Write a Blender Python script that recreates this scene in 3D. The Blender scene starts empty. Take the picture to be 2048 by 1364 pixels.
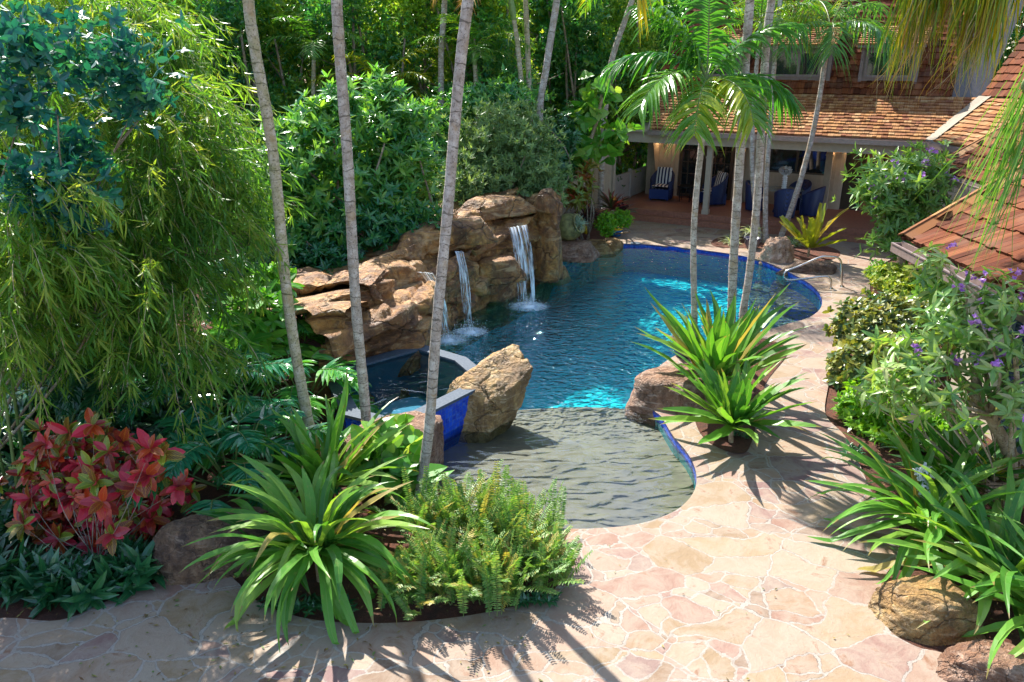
import bpy, math, random
import numpy as np
from mathutils import Vector, noise as mnoise
from mathutils.geometry import delaunay_2d_cdt

# ------------------------------------------------------------------ camera, sky, sun, exposure
sc = bpy.context.scene
COL = sc.collection
F = 1550.0; TILT = math.radians(19.9); CAMH = 5.0
cam = bpy.data.cameras.new('camera'); cam_o = bpy.data.objects.new('camera', cam); COL.objects.link(cam_o)
cam.sensor_width = 36; cam.lens = F / 2048 * 36; cam.clip_end = 500; cam.clip_start = .05
cam_o.location = (0, 0, CAMH); cam_o.rotation_euler = (math.pi / 2 - TILT, 0, 0)
sc.camera = cam_o
SUN = np.array([-.33, .64, .80]); SUN /= np.linalg.norm(SUN)
w = bpy.data.worlds.new('World'); sc.world = w; w.use_nodes = True
nt = w.node_tree
sky = nt.nodes.new('ShaderNodeTexSky'); sky.sky_type = 'NISHITA'; sky.sun_disc = False
sky.sun_elevation = math.asin(SUN[2]); sky.sun_rotation = math.atan2(SUN[0], SUN[1])
nt.links.new(sky.outputs[0], nt.nodes['Background'].inputs[0]); nt.nodes['Background'].inputs[1].default_value = .15
sl = bpy.data.lights.new('sun', 'SUN'); sl.energy = 5.0; sl.angle = math.radians(.5); sl.color = (1, .95, .86)
so = bpy.data.objects.new('sun', sl); COL.objects.link(so)
so.rotation_euler = Vector(SUN).to_track_quat('Z', 'Y').to_euler()
sc.view_settings.view_transform = 'Standard'; sc.view_settings.look = 'None'
sc.view_settings.exposure = 1.4; sc.view_settings.gamma = 1
sc.cycles.max_bounces = 7; sc.cycles.transparent_max_bounces = 12; sc.cycles.diffuse_bounces = 4
sc.cycles.transmission_bounces = 4; sc.cycles.glossy_bounces = 3
sc.cycles.sample_clamp_indirect = 4; sc.cycles.use_denoising = True

# ------------------------------------------------------------------ where things stand
_c, _s = math.cos(TILT), math.sin(TILT)
def ray(u, v):
    a = (u - 1024) / F; b = (v - 682) / F
    return np.array([a, _c - b * _s, -(_s + b * _c)])
CAM = np.array([0, 0, CAMH])
def P(u, v, z=0.0):
    r = ray(u, v); return CAM + r * ((z - CAMH) / r[2])
def C(u, v, Y):
    r = ray(u, v); return CAM + r * (Y / r[1])
HA = np.array([3.95, 25.66, 0]); HD = np.array([.8728, -.4881, 0]); HN = np.array([.4881, .8728, 0])
def HP(s, t, z):
    return HA + HD * s + HN * t + np.array([0, 0, z])
def nrm(a):
    a = np.asarray(a, float); return a / np.maximum(np.linalg.norm(a, axis=-1, keepdims=True), 1e-9)
def R(seed): return np.random.default_rng(seed)

# ------------------------------------------------------------------ mesh collector
class G:
    def __init__(s): s.v = []; s.f = []; s.uv = []; s.r = []; s.n = 0; s.mi = []
    def add(s, V, Fc, uv=None, rnd=None, mi=0):
        V = np.asarray(V, float).reshape(-1, 3); Fc = np.asarray(Fc, int)
        s.v.append(V); s.f.append(Fc + s.n); s.mi.append(np.full(len(Fc), mi))
        s.uv.append(np.zeros((len(V), 2)) if uv is None else np.asarray(uv, float).reshape(-1, 2))
        s.r.append(np.full(len(V), .5) if rnd is None else (np.full(len(V), float(rnd)) if np.ndim(rnd) == 0 else np.asarray(rnd, float).reshape(-1)))
        s.n += len(V)
    def grid(s, Q, uv=None, rnd=None, mi=0, closed=False, flip=False):
        Q = np.asarray(Q, float); A, B = Q.shape[:2]
        i = np.arange(A - 1)[:, None]; j = np.arange(B if closed else B - 1)[None, :]; j2 = (j + 1) % B
        f = np.stack([i * B + j, i * B + j2, (i + 1) * B + j2, (i + 1) * B + j], -1).reshape(-1, 4)
        if flip: f = f[:, ::-1]
        s.add(Q.reshape(-1, 3), f, uv, rnd, mi)
    def box(s, c, d, ax=None, rnd=None, mi=0):
        c = np.asarray(c, float); d = np.asarray(d, float) / 2
        X, Y, Z = ax if ax is not None else np.eye(3)
        cs = [(-1,-1,-1),(1,-1,-1),(1,1,-1),(-1,1,-1),(-1,-1,1),(1,-1,1),(1,1,1),(-1,1,1)]
        V = [c + X * a * d[0] + Y * b * d[1] + Z * e * d[2] for a, b, e in cs]
        s.add(V, [(0,3,2,1),(4,5,6,7),(0,1,5,4),(1,2,6,5),(2,3,7,6),(3,0,4,7)], None, rnd, mi)
    def hbox(s, s0, s1, t0, t1, z0, z1, mi=0, rnd=None):
        s.box(HP((s0 + s1) / 2, (t0 + t1) / 2, (z0 + z1) / 2), (s1 - s0, t1 - t0, z1 - z0), (HD, HN, np.array([0, 0, 1.])), rnd, mi)
    def tube(s, pts, rad, sides=10, mi=0, cap=True, rnd=None):
        pts = np.asarray(pts, float); n = len(pts); rad = np.broadcast_to(rad, (n,))
        T = nrm(np.gradient(pts, axis=0)); a = np.array([0, 0, 1.]) if abs(T[0][2]) < .9 else np.array([1., 0, 0])
        S = []; cur = a
        for k in range(n):
            cur = cur - T[k] * (cur @ T[k]); cur = cur / np.linalg.norm(cur); S.append(cur)
        S = np.array(S); B = np.cross(T, S)
        th = np.linspace(0, 2 * math.pi, sides, endpoint=False)
        Q = pts[:, None] + (S[:, None] * np.cos(th)[None, :, None] + B[:, None] * np.sin(th)[None, :, None]) * rad[:, None, None]
        L = np.concatenate([[0], np.cumsum(np.linalg.norm(np.diff(pts, axis=0), axis=1))])
        uv = np.stack(np.broadcast_arrays(th[None, :] / 6.283, L[:, None]), -1)
        s.grid(Q, uv, rnd, mi, closed=True)
        if cap:
            for k, o in ((0, 1), (n - 1, -1)):
                ring = Q[k]; V = np.concatenate([ring, pts[k:k + 1]])
                f = [(i, (i + 1) % sides, sides)[::-o] for i in range(sides)]
                s.add(V, f, None, rnd, mi)
    def lathe(s, c, prof, sides=28, mi=0, ax=None):
        X, Y, Z = ax if ax is not None else np.eye(3)
        th = np.linspace(0, 2 * math.pi, sides, endpoint=False)
        Q = np.array([[np.asarray(c) + X * r * math.cos(a) + Y * r * math.sin(a) + Z * h for a in th] for r, h in prof])
        s.grid(Q, None, None, mi, closed=True)
    def build(s, name, mats, parent=None, loc=None, smooth=False):
        mats = mats if isinstance(mats, (list, tuple)) else [mats]
        V = np.concatenate(s.v)
        o_loc = np.zeros(3)
        if parent is not None: o_loc = np.array(parent.get('_w', (0, 0, 0)))
        elif loc is not None: o_loc = np.asarray(loc, float)
        me = bpy.data.meshes.new(name)
        me.vertices.add(len(V)); me.vertices.foreach_set('co', (V - o_loc).astype(np.float32).ravel())
        loops = np.concatenate([f.ravel() for f in s.f]); sizes = np.concatenate([np.full(len(f), f.shape[1]) for f in s.f])
        me.loops.add(len(loops)); me.loops.foreach_set('vertex_index', loops.astype(np.int32))
        me.polygons.add(len(sizes)); me.polygons.foreach_set('loop_start', np.concatenate([[0], np.cumsum(sizes)[:-1]]).astype(np.int32))
        me.polygons.foreach_set('material_index', np.concatenate(s.mi).astype(np.int32))
        uvl = me.uv_layers.new(name='UVMap'); uvl.data.foreach_set('uv', np.concatenate(s.uv)[loops].astype(np.float32).ravel())
        at = me.attributes.new('rnd', 'FLOAT', 'POINT'); at.data.foreach_set('value', np.concatenate(s.r).astype(np.float32))
        for m in mats: me.materials.append(m)
        me.update(calc_edges=True)
        me.polygons.foreach_set('use_smooth', np.full(len(sizes), smooth))
        o = bpy.data.objects.new(name, me); COL.objects.link(o)
        if parent is not None: o.parent = parent
        elif loc is not None: o.location = tuple(o_loc)
        return o

def tag(o, label=None, cat=None, group=None, kind=None):
    if label: o['label'] = label
    if cat: o['category'] = cat
    if group: o['group'] = group
    if kind: o['kind'] = kind
    return o
WLOC = {}
def thing(name, loc, label, cat, group=None):
    o = bpy.data.objects.new(name, None); COL.objects.link(o); o.location = tuple(float(x) for x in loc)
    o.empty_display_size = .2; o['_w'] = [float(x) for x in loc]
    return tag(o, label, cat, group)
def dup(root, loc, rotz, label=None, group=None, scale=1.0, cat=None):
    r = root.copy(); COL.objects.link(r); r.location = tuple(float(x) for x in loc); r.rotation_euler = (0, 0, rotz); r.scale = (scale,) * 3
    if label: r['label'] = label
    if group: r['group'] = group
    for ch in list(root.children):
        c = ch.copy(); COL.objects.link(c); c.parent = r
        for g in ch.children:
            d = g.copy(); COL.objects.link(d); d.parent = c
    return r

# ------------------------------------------------------------------ materials
def newmat(name):
    m = bpy.data.materials.new(name); m.use_nodes = True
    return m, m.node_tree, m.node_tree.nodes['Principled BSDF']
def nd(nt, typ, **kw):
    n = nt.nodes.new(typ)
    for k, v in kw.items():
        if k.startswith('_'): setattr(n, k[1:], v)
        else:
            for key in ([k] if not k.startswith('i') or not k[1:].isdigit() else [int(k[1:])]): n.inputs[key].default_value = v
    return n
def ramp(nt, fac, stops, mode='LINEAR'):
    r = nt.nodes.new('ShaderNodeValToRGB'); cr = r.color_ramp; cr.interpolation = mode
    while len(cr.elements) < len(stops): cr.elements.new(.5)
    for e, (p, c) in zip(cr.elements, stops): e.position = p; e.color = (c[0], c[1], c[2], 1) if len(c) == 3 else c
    nt.links.new(fac, r.inputs[0]); return r.outputs[0]
def noise(nt, scale, detail=4, vec=None, rough=.55, dist=0):
    n = nd(nt, 'ShaderNodeTexNoise', Scale=scale, Detail=detail, Roughness=rough, Distortion=dist)
    if vec is not None: nt.links.new(vec, n.inputs['Vector'])
    return n.outputs['Fac']
def mapping(nt, vec, scale=(1, 1, 1), rot=(0, 0, 0), loc=(0, 0, 0)):
    n = nt.nodes.new('ShaderNodeMapping'); n.inputs['Scale'].default_value = scale; n.inputs['Rotation'].default_value = rot; n.inputs['Location'].default_value = loc
    nt.links.new(vec, n.inputs['Vector']); return n.outputs[0]
def objc(nt): return nt.nodes.new('ShaderNodeTexCoord').outputs['Object']
def math_(nt, op, a, b=None, clamp=False):
    n = nt.nodes.new('ShaderNodeMath'); n.operation = op; n.use_clamp = clamp
    for i, x in enumerate((a, b)):
        if x is None: continue
        if isinstance(x, (int, float)): n.inputs[i].default_value = x
        else: nt.links.new(x, n.inputs[i])
    return n.outputs[0]
def mixc(nt, fac, a, b, mode='MIX'):
    n = nt.nodes.new('ShaderNodeMix'); n.data_type = 'RGBA'; n.blend_type = mode
    for i, x in ((0, fac), (6, a), (7, b)):
        if isinstance(x, (int, float)): n.inputs[i].default_value = x
        elif isinstance(x, tuple): n.inputs[i].default_value = (*x, 1) if len(x) == 3 else x
        else: nt.links.new(x, n.inputs[i])
    return n.outputs[2]
def bump(nt, h, strength, dist=.02, target=None):
    b = nd(nt, 'ShaderNodeBump', Strength=strength, Distance=dist); nt.links.new(h, b.inputs['Height'])
    if target is not None: nt.links.new(b.outputs[0], target.inputs['Normal'])
    return b.outputs[0]
def attr(nt, name):
    a = nt.nodes.new('ShaderNodeAttribute'); a.attribute_name = name; return a.outputs['Fac']
def uvxy(nt):
    u = nt.nodes.new('ShaderNodeUVMap'); s = nt.nodes.new('ShaderNodeSeparateXYZ'); nt.links.new(u.outputs[0], s.inputs[0])
    return u.outputs[0], s.outputs[0], s.outputs[1]

def plain(name, col, rough=.6, metal=0, var=.12, bs=.15, scale=14):
    m, nt, p = newmat(name); v = objc(nt); n = noise(nt, scale, 5, v)
    c2 = tuple(x * (1 - var * 2) for x in col); c1 = tuple(min(1, x * (1 + var)) for x in col)
    nt.links.new(ramp(nt, n, [(.3, c2), (.7, c1)]), p.inputs['Base Color'])
    p.inputs['Roughness'].default_value = rough; p.inputs['Metallic'].default_value = metal
    if bs: bump(nt, n, bs, .01, p)
    return m

def leafmat(name, stops, trans=.38, rough=.4, tint=(1.35, 1.25, .45), veins=0.0, spec=.45, tgain=1.0):
    """leaf: colour picked per leaf, faint rib, light shining through"""
    m, nt, p = newmat(name); a = attr(nt, 'rnd')
    base = ramp(nt, a, stops)
    uv, ux, uy = uvxy(nt)
    if veins:
        rib = math_(nt, 'SUBTRACT', 1.0, math_(nt, 'MULTIPLY', math_(nt, 'ABSOLUTE', math_(nt, 'SUBTRACT', uy, .5)), 14), clamp=True)
        base = mixc(nt, math_(nt, 'MULTIPLY', rib, veins), base, (.30, .42, .12))
    if veins >= .35:
        tip = math_(nt, 'GREATER_THAN', math_(nt, 'ADD', ux, math_(nt, 'MULTIPLY', a, .09)), .985)
        base = mixc(nt, math_(nt, 'MULTIPLY', tip, .85), base, (.30, .20, .07))
        base = mixc(nt, math_(nt, 'GREATER_THAN', a, .955), base, (.42, .33, .10))
        base = mixc(nt, ramp(nt, noise(nt, 16, 3, objc(nt)), [(.62, (0, 0, 0)), (.74, (.5, .5, .5))]), base, (.40, .36, .10))
    nv = noise(nt, 3.0, 2, objc(nt))
    base = mixc(nt, nv, mixc(nt, 1.0, base, (.72, .78, .8), 'MULTIPLY'), base)
    nt.links.new(base, p.inputs['Base Color']); p.inputs['Roughness'].default_value = rough
    p.inputs['Specular IOR Level'].default_value = spec
    tr = nt.nodes.new('ShaderNodeBsdfTranslucent')
    nt.links.new(mixc(nt, 1.0, base, tuple(x * tgain for x in tint), 'MULTIPLY'), tr.inputs[0])
    mx = nt.nodes.new('ShaderNodeMixShader'); mx.inputs[0].default_value = trans
    nt.links.new(p.outputs[0], mx.inputs[1]); nt.links.new(tr.outputs[0], mx.inputs[2])
    nt.links.new(mx.outputs[0], nt.nodes['Material Output'].inputs[0])
    return m

M = {}
g3 = lambda *s: [(i / (len(s) - 1), c) for i, c in enumerate(s)]
M['bamboo'] = leafmat('bamboo_leaf', g3((.04, .13, .025), (.11, .28, .04), (.22, .40, .05), (.50, .50, .11)), .5)
M['sky_tinted'] = leafmat('sky_tinted_leaf', g3((.006, .08, .08), (.012, .15, .15), (.03, .22, .15), (.12, .30, .05)), .3, .42, spec=.6)  # blue of the reflected sky is put into the leaf colour
M['forest'] = leafmat('forest_leaf', g3((.02, .16, .10), (.06, .27, .07), (.13, .36, .06), (.38, .52, .08)), .5, .3, spec=.8)
M['forest_b'] = leafmat('forest_leaf_pale', g3((.10, .28, .04), (.22, .42, .05), (.38, .56, .07), (.60, .62, .10)), .55, .35)
M['shrub'] = leafmat('shrub_leaf', g3((.012, .13, .08), (.04, .23, .08), (.13, .37, .07), (.34, .54, .08)), .42, .25, veins=.3, spec=.8)
M['juniper'] = leafmat('juniper_leaf', g3((.08, .18, .07), (.20, .33, .12), (.36, .47, .18)), .35, .45)
M['strap'] = leafmat('strap_leaf', g3((.03, .15, .02), (.06, .23, .025), (.10, .31, .03), (.19, .38, .05)), .36, .38, veins=.45)
M['strap_light'] = leafmat('strap_leaf_light', g3((.06, .20, .03), (.11, .31, .035), (.17, .38, .05), (.30, .44, .07)), .38, .38, veins=.35)
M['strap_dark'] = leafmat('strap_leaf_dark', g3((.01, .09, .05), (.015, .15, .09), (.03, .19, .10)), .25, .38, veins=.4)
M['palm'] = leafmat('palm_leaf', g3((.03, .16, .03), (.08, .27, .03), (.16, .36, .03), (.50, .50, .02)), .5, .28, spec=.7)
M['palm_yellow'] = leafmat('palm_leaf_yellow', g3((.06, .16, .01), (.22, .34, .015), (.52, .48, .02), (.62, .45, .03)), .5, .35)
M['palm_dry'] = leafmat('palm_leaf_dry', g3((.30, .22, .10), (.38, .30, .18), (.42, .20, .03), (.55, .40, .06)), .35, .6)
M['philo'] = leafmat('philodendron_leaf', g3((.015, .17, .10), (.04, .27, .10), (.12, .40, .06), (.26, .52, .06)), .35, .22, spec=.9, veins=.25)
M['heart'] = leafmat('heart_leaf', g3((.04, .20, .02), (.10, .34, .03), (.22, .45, .05), (.45, .55, .15)), .38, .32, veins=.4)
M['fern'] = leafmat('fern_leaf', g3((.06, .19, .03), (.15, .32, .06), (.28, .43, .11), (.50, .36, .09)), .42, .45)
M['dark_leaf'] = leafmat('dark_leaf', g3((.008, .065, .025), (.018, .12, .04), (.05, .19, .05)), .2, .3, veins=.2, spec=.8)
M['hedge'] = leafmat('hedge_leaf', g3((.07, .24, .01), (.18, .42, .02), (.36, .55, .04)), .45, .3)
M['hedge_varieg'] = leafmat('hedge_variegated_leaf', g3((.03, .10, .04), (.08, .15, .05), (.30, .30, .06), (.45, .40, .10)), .3, .3, spec=.6)
M['yellow_shrub'] = leafmat('yellow_shrub_leaf', g3((.10, .25, .01), (.33, .42, .04), (.5, .48, .12)), .4, .4)
M['tibou'] = leafmat('flower_shrub_leaf', g3((.08, .20, .06), (.17, .36, .07), (.36, .50, .14), (.50, .40, .22)), .4, .3, veins=.5, spec=.7)
M['nest'] = leafmat('nest_leaf', g3((.12, .20, .02), (.35, .38, .02), (.45, .42, .04), (.30, .12, .10)), .42, .35, veins=.3)
M['cordyline'] = leafmat('cordyline_leaf', g3((.05, .015, .03), (.10, .03, .04), (.07, .09, .03), (.45, .05, .07)), .3, .35)
M['spider'] = leafmat('spider_leaf', g3((.20, .33, .08), (.5, .55, .3), (.65, .7, .5)), .3, .4)
M['silver'] = leafmat('silver_leaf', g3((.25, .35, .25), (.45, .55, .42)), .2, .5)
M['petal_purple'] = leafmat('purple_petal', g3((.28, .09, .42), (.50, .22, .60), (.72, .45, .66)), .3, .5, (1, .8, 1.2))
M['petal_white'] = leafmat('white_petal', g3((.7, .68, .72), (.85, .85, .85)), .3, .5, (1, 1, 1))
M['litter'] = leafmat('fallen_leaf', g3((.30, .24, .05), (.16, .07, .03), (.12, .22, .04)), .2, .6)

def croton():
    m, nt, p = newmat('croton_leaf'); a = attr(nt, 'rnd')
    base = ramp(nt, a, g3((.42, .008, .03), (.66, .02, .06), (.10, .007, .016), (.60, .05, .02), (.16, .02, .012), (.05, .13, .015), (.28, .32, .03)))
    uv, ux, uy = uvxy(nt)
    v = math_(nt, 'ABSOLUTE', math_(nt, 'SUBTRACT', uy, .5))
    k = math_(nt, 'SUBTRACT', math_(nt, 'MULTIPLY', ux, 9.0), math_(nt, 'MULTIPLY', v, 6.0))
    fr = math_(nt, 'FRACT', k)
    line = math_(nt, 'LESS_THAN', fr, .24)
    rib = math_(nt, 'LESS_THAN', v, .035)
    rim = math_(nt, 'GREATER_THAN', v, .43)
    msk = math_(nt, 'MAXIMUM', math_(nt, 'MAXIMUM', line, rib), rim)
    vc = ramp(nt, a, g3((.50, .03, .02), (.62, .06, .06), (.36, .05, .02), (.65, .14, .02), (.55, .28, .02), (.50, .45, .04), (.45, .48, .04)))
    base = mixc(nt, math_(nt, 'MULTIPLY', msk, .6), base, vc)
    nt.links.new(base, p.inputs['Base Color']); p.inputs['Roughness'].default_value = .33
    tr = nt.nodes.new('ShaderNodeBsdfTranslucent'); nt.links.new(base, tr.inputs[0])
    mx = nt.nodes.new('ShaderNodeMixShader'); mx.inputs[0].default_value = .3
    nt.links.new(p.outputs[0], mx.inputs[1]); nt.links.new(tr.outputs[0], mx.inputs[2])
    nt.links.new(mx.outputs[0], nt.nodes['Material Output'].inputs[0]); return m
M['croton'] = croton()

def barkmat(name, c1, c2, c3, ring=0, scale=9):
    m, nt, p = newmat(name); v = objc(nt)
    n1 = noise(nt, scale, 6, v, .65); n2 = noise(nt, scale * 5, 4, v, .6)
    base = ramp(nt, n1, [(.30, c1), (.5, c2), (.68, c3)])
    blot = ramp(nt, n2, [(.55, (0, 0, 0)), (.62, (1, 1, 1))])
    base = mixc(nt, math_(nt, 'MULTIPLY', blot, .7), base, tuple(x * .35 for x in c1))
    pt_ = ramp(nt, noise(nt, 2.6, 5, v, .7), [(.55, (0, 0, 0)), (.63, (.6, .6, .6))]); base = mixc(nt, pt_, base, (.36, .24, .12))
    if ring:
        uv, ux, uy = uvxy(nt)
        k = math_(nt, 'FRACT', math_(nt, 'ADD', math_(nt, 'MULTIPLY', uy, ring), math_(nt, 'MULTIPLY', noise(nt, 1.7, 4, v), 3.0)))
        gate = ramp(nt, noise(nt, 5, 3, v), [(.42, (.15, .15, .15)), (.58, (.8, .8, .8))])
        base = mixc(nt, math_(nt, 'MULTIPLY', math_(nt, 'LESS_THAN', k, .12), gate), base, tuple(x * .35 for x in c1))
    nt.links.new(base, p.inputs['Base Color']); p.inputs['Roughness'].default_value = .8
    bump(nt, math_(nt, 'ADD', n1, n2), .5, .015, p); return m
M['palm_bark'] = barkmat('palm_bark', (.26, .20, .15), (.42, .35, .30), (.60, .54, .48), 8.5)
M['palm_bark_mossy'] = barkmat('palm_bark_mossy', (.26, .24, .10), (.42, .36, .24), (.58, .50, .42), 8.5)
M['bark'] = barkmat('bark', (.13, .09, .06), (.24, .18, .13), (.36, .30, .24), 0, 6)
M['bark_tan'] = barkmat('bark_tan', (.28, .18, .10), (.42, .30, .18), (.55, .45, .32), 0, 12)
M['stem'] = plain('green_stem', (.14, .20, .05), .5)
M['crownshaft'] = plain('crownshaft', (.16, .26, .07), .4)
M['driftwood'] = barkmat('driftwood', (.22, .12, .07), (.46, .28, .18), (.66, .46, .34), 0, 7)

def rockmat(name, dark, mid, light, tan, scale=1.0):
    m, nt, p = newmat(name); v = objc(nt)
    n1 = noise(nt, 1.5 * scale, 5, v, .6, 1.2); n2 = noise(nt, 7 * scale, 9, v, .72, .4); n3 = noise(nt, 38 * scale, 5, v, .75)
    st = noise(nt, 3.2 * scale, 5, mapping(nt, v, (1, 1, .22)), .65, .3); ly = noise(nt, 2.0 * scale, 6, mapping(nt, v, (1, 1, 5)), .65, .8)
    base = ramp(nt, n1, [(.32, dark), (.45, mid), (.56, light), (.70, tan)])
    base = mixc(nt, ramp(nt, n2, [(.38, (.8, .8, .8)), (.60, (0, 0, 0))]), base, tuple(x * .42 for x in mid))
    base = mixc(nt, ramp(nt, st, [(.50, (0, 0, 0)), (.64, (.75, .75, .75))]), base, tuple(x * .8 for x in dark))
    base = mixc(nt, ramp(nt, ly, [(.54, (0, 0, 0)), (.68, (.6, .6, .6))]), base, tuple(min(1, x * 1.25) for x in tan))
    wn = nd(nt, 'ShaderNodeTexNoise', Scale=2.2 * scale, Detail=5); nt.links.new(v, wn.inputs['Vector'])
    vm = nt.nodes.new('ShaderNodeVectorMath'); vm.operation = 'MULTIPLY_ADD'; nt.links.new(wn.outputs['Color'], vm.inputs[0]); vm.inputs[1].default_value = (.7, .7, .7); nt.links.new(v, vm.inputs[2])
    ed = nd(nt, 'ShaderNodeTexVoronoi', _feature='DISTANCE_TO_EDGE', Scale=.75 * scale); nt.links.new(mapping(nt, vm.outputs[0], (1, 1, 1.7)), ed.inputs['Vector'])
    cr = ramp(nt, ed.outputs['Distance'], [(.0, (1, 1, 1)), (.018, (0, 0, 0))])
    base = mixc(nt, math_(nt, 'MULTIPLY', cr, .6), base, tuple(x * .3 for x in dark))
    chip = nd(nt, 'ShaderNodeTexVoronoi', Scale=11 * scale); nt.links.new(mapping(nt, vm.outputs[0], (1, 1, 1.5)), chip.inputs['Vector'])
    lich = ramp(nt, noise(nt, 13 * scale, 6, v, .75), [(.60, (0, 0, 0)), (.66, (.55, .55, .55))])
    base = mixc(nt, lich, base, tuple(min(1, x * 1.15 + .03) for x in tan))
    nt.links.new(base, p.inputs['Base Color']); p.inputs['Roughness'].default_value = .55
    h = math_(nt, 'ADD', math_(nt, 'ADD', n2, math_(nt, 'MULTIPLY', chip.outputs['Distance'], .35)), math_(nt, 'MULTIPLY', n3, .4))
    h = math_(nt, 'SUBTRACT', h, math_(nt, 'MULTIPLY', cr, .5))
    bump(nt, h, 1.0, .085, p); return m
M['rock'] = rockmat('wall_rock', (.10, .045, .022), (.32, .14, .045), (.55, .27, .07), (.50, .34, .18), .8)
M['rock_tan'] = rockmat('tan_rock', (.24, .13, .05), (.48, .27, .09), (.60, .38, .14), (.60, .46, .28), 1.2)
M['rock_pink'] = rockmat('pink_rock', (.24, .11, .06), (.42, .22, .13), (.50, .30, .20), (.56, .42, .33), 1.6)
M['rock_brown'] = rockmat('brown_rock', (.10, .06, .045), (.26, .14, .08), (.38, .23, .13), (.40, .28, .2), 1.8)

def flagstone():
    m, nt, p = newmat('flagstone'); v = objc(nt)
    warp = nd(nt, 'ShaderNodeTexNoise', Scale=1.4, Detail=3); nt.links.new(v, warp.inputs['Vector'])
    vm = nt.nodes.new('ShaderNodeVectorMath'); vm.operation = 'MULTIPLY_ADD'
    nt.links.new(warp.outputs['Color'], vm.inputs[0]); vm.inputs[1].default_value = (.5, .5, 0); nt.links.new(v, vm.inputs[2])
    wf = nd(nt, 'ShaderNodeTexNoise', Scale=11, Detail=6, Roughness=.7); nt.links.new(v, wf.inputs['Vector'])
    vm2 = nt.nodes.new('ShaderNodeVectorMath'); vm2.operation = 'MULTIPLY_ADD'
    nt.links.new(wf.outputs['Color'], vm2.inputs[0]); vm2.inputs[1].default_value = (.07, .07, 0); nt.links.new(vm.outputs[0], vm2.inputs[2])
    co = mapping(nt, vm2.outputs[0], (1.45, 2.1, 0), (0, 0, .35))
    ed = nd(nt, 'ShaderNodeTexVoronoi', _feature='DISTANCE_TO_EDGE', Scale=1.0, _voronoi_dimensions='2D'); nt.links.new(co, ed.inputs['Vector'])
    ce = nd(nt, 'ShaderNodeTexVoronoi', Scale=1.0, _voronoi_dimensions='2D'); nt.links.new(co, ce.inputs['Vector'])
    co2 = mapping(nt, vm2.outputs[0], (3.1, 3.7, 0), (0, 0, -.6))
    ed2 = nd(nt, 'ShaderNodeTexVoronoi', _feature='DISTANCE_TO_EDGE', Scale=1.0, _voronoi_dimensions='2D'); nt.links.new(co2, ed2.inputs['Vector'])
    ce2 = nd(nt, 'ShaderNodeTexVoronoi', Scale=1.0, _voronoi_dimensions='2D'); nt.links.new(co2, ce2.inputs['Vector'])
    for e in (ed, ce, ed2, ce2): e.inputs['Randomness'].default_value = 1.0
    sp = nt.nodes.new('ShaderNodeSeparateColor'); nt.links.new(ce.outputs['Color'], sp.inputs[0])
    sp2 = nt.nodes.new('ShaderNodeSeparateColor'); nt.links.new(ce2.outputs['Color'], sp2.inputs[0])
    small = math_(nt, 'GREATER_THAN', sp.outputs[1], .52)        # these slabs were laid as several smaller stones
    dd = math_(nt, 'MINIMUM', ed.outputs['Distance'], math_(nt, 'ADD', math_(nt, 'MULTIPLY', ed2.outputs['Distance'], .55), math_(nt, 'MULTIPLY', math_(nt, 'SUBTRACT', 1.0, small), 9)))
    tonev = math_(nt, 'FRACT', math_(nt, 'ADD', sp.outputs[0], math_(nt, 'MULTIPLY', small, sp2.outputs[0])))
    n1 = noise(nt, 3.5, 7, v, .68, .6); n2 = noise(nt, 22, 6, v, .7); n3 = noise(nt, .9, 3, v)
    cell = ramp(nt, tonev, [(0, (.12, .06, .035)), (.12, (.25, .175, .10)), (.28, (.20, .105, .075)), (.45, (.27, .20, .14)), (.6, (.20, .13, .065)), (.75, (.27, .165, .115)), (.88, (.15, .075, .07)), (1, (.26, .205, .145))])
    cell = mixc(nt, ramp(nt, n1, [(.40, (0, 0, 0)), (.62, (.7, .7, .7))]), cell, (.29, .235, .18))
    cell = mixc(nt, ramp(nt, n1, [(.57, (0, 0, 0)), (.68, (.8, .8, .8))]), cell, (.17, .065, .025))
    cell = mixc(nt, ramp(nt, n2, [(.58, (0, 0, 0)), (.75, (.6, .6, .6))]), cell, (.17, .11, .08))
    grout = ramp(nt, n2, [(.3, (.20, .185, .165)), (.7, (.38, .35, .31))])
    wv = math_(nt, 'ADD', .004, math_(nt, 'MULTIPLY', n1, .034))
    gm = math_(nt, 'LESS_THAN', dd, wv)
    base = mixc(nt, math_(nt, 'MULTIPLY', gm, math_(nt, 'ADD', .35, math_(nt, 'MULTIPLY', n3, .6))), cell, grout)
    crack = math_(nt, 'LESS_THAN', math_(nt, 'ABSOLUTE', math_(nt, 'SUBTRACT', dd, math_(nt, 'MULTIPLY', wv, 1.05))), .0035)
    crack = math_(nt, 'MULTIPLY', crack, ramp(nt, n3, [(.45, (0, 0, 0)), (.55, (1, 1, 1))]))
    base = mixc(nt, math_(nt, 'MULTIPLY', crack, .7), base, (.12, .09, .07))
    nt.links.new(base, p.inputs['Base Color']); p.inputs['Roughness'].default_value = .72
    h = math_(nt, 'ADD', math_(nt, 'MULTIPLY', n1, .6), math_(nt, 'MULTIPLY', n2, .25))
    h = math_(nt, 'SUBTRACT', h, math_(nt, 'MULTIPLY', gm, .45)); h = math_(nt, 'ADD', h, math_(nt, 'MULTIPLY', tonev, .4))
    bump(nt, h, .7, .035, p); return m
M['flag'] = flagstone()

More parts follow.
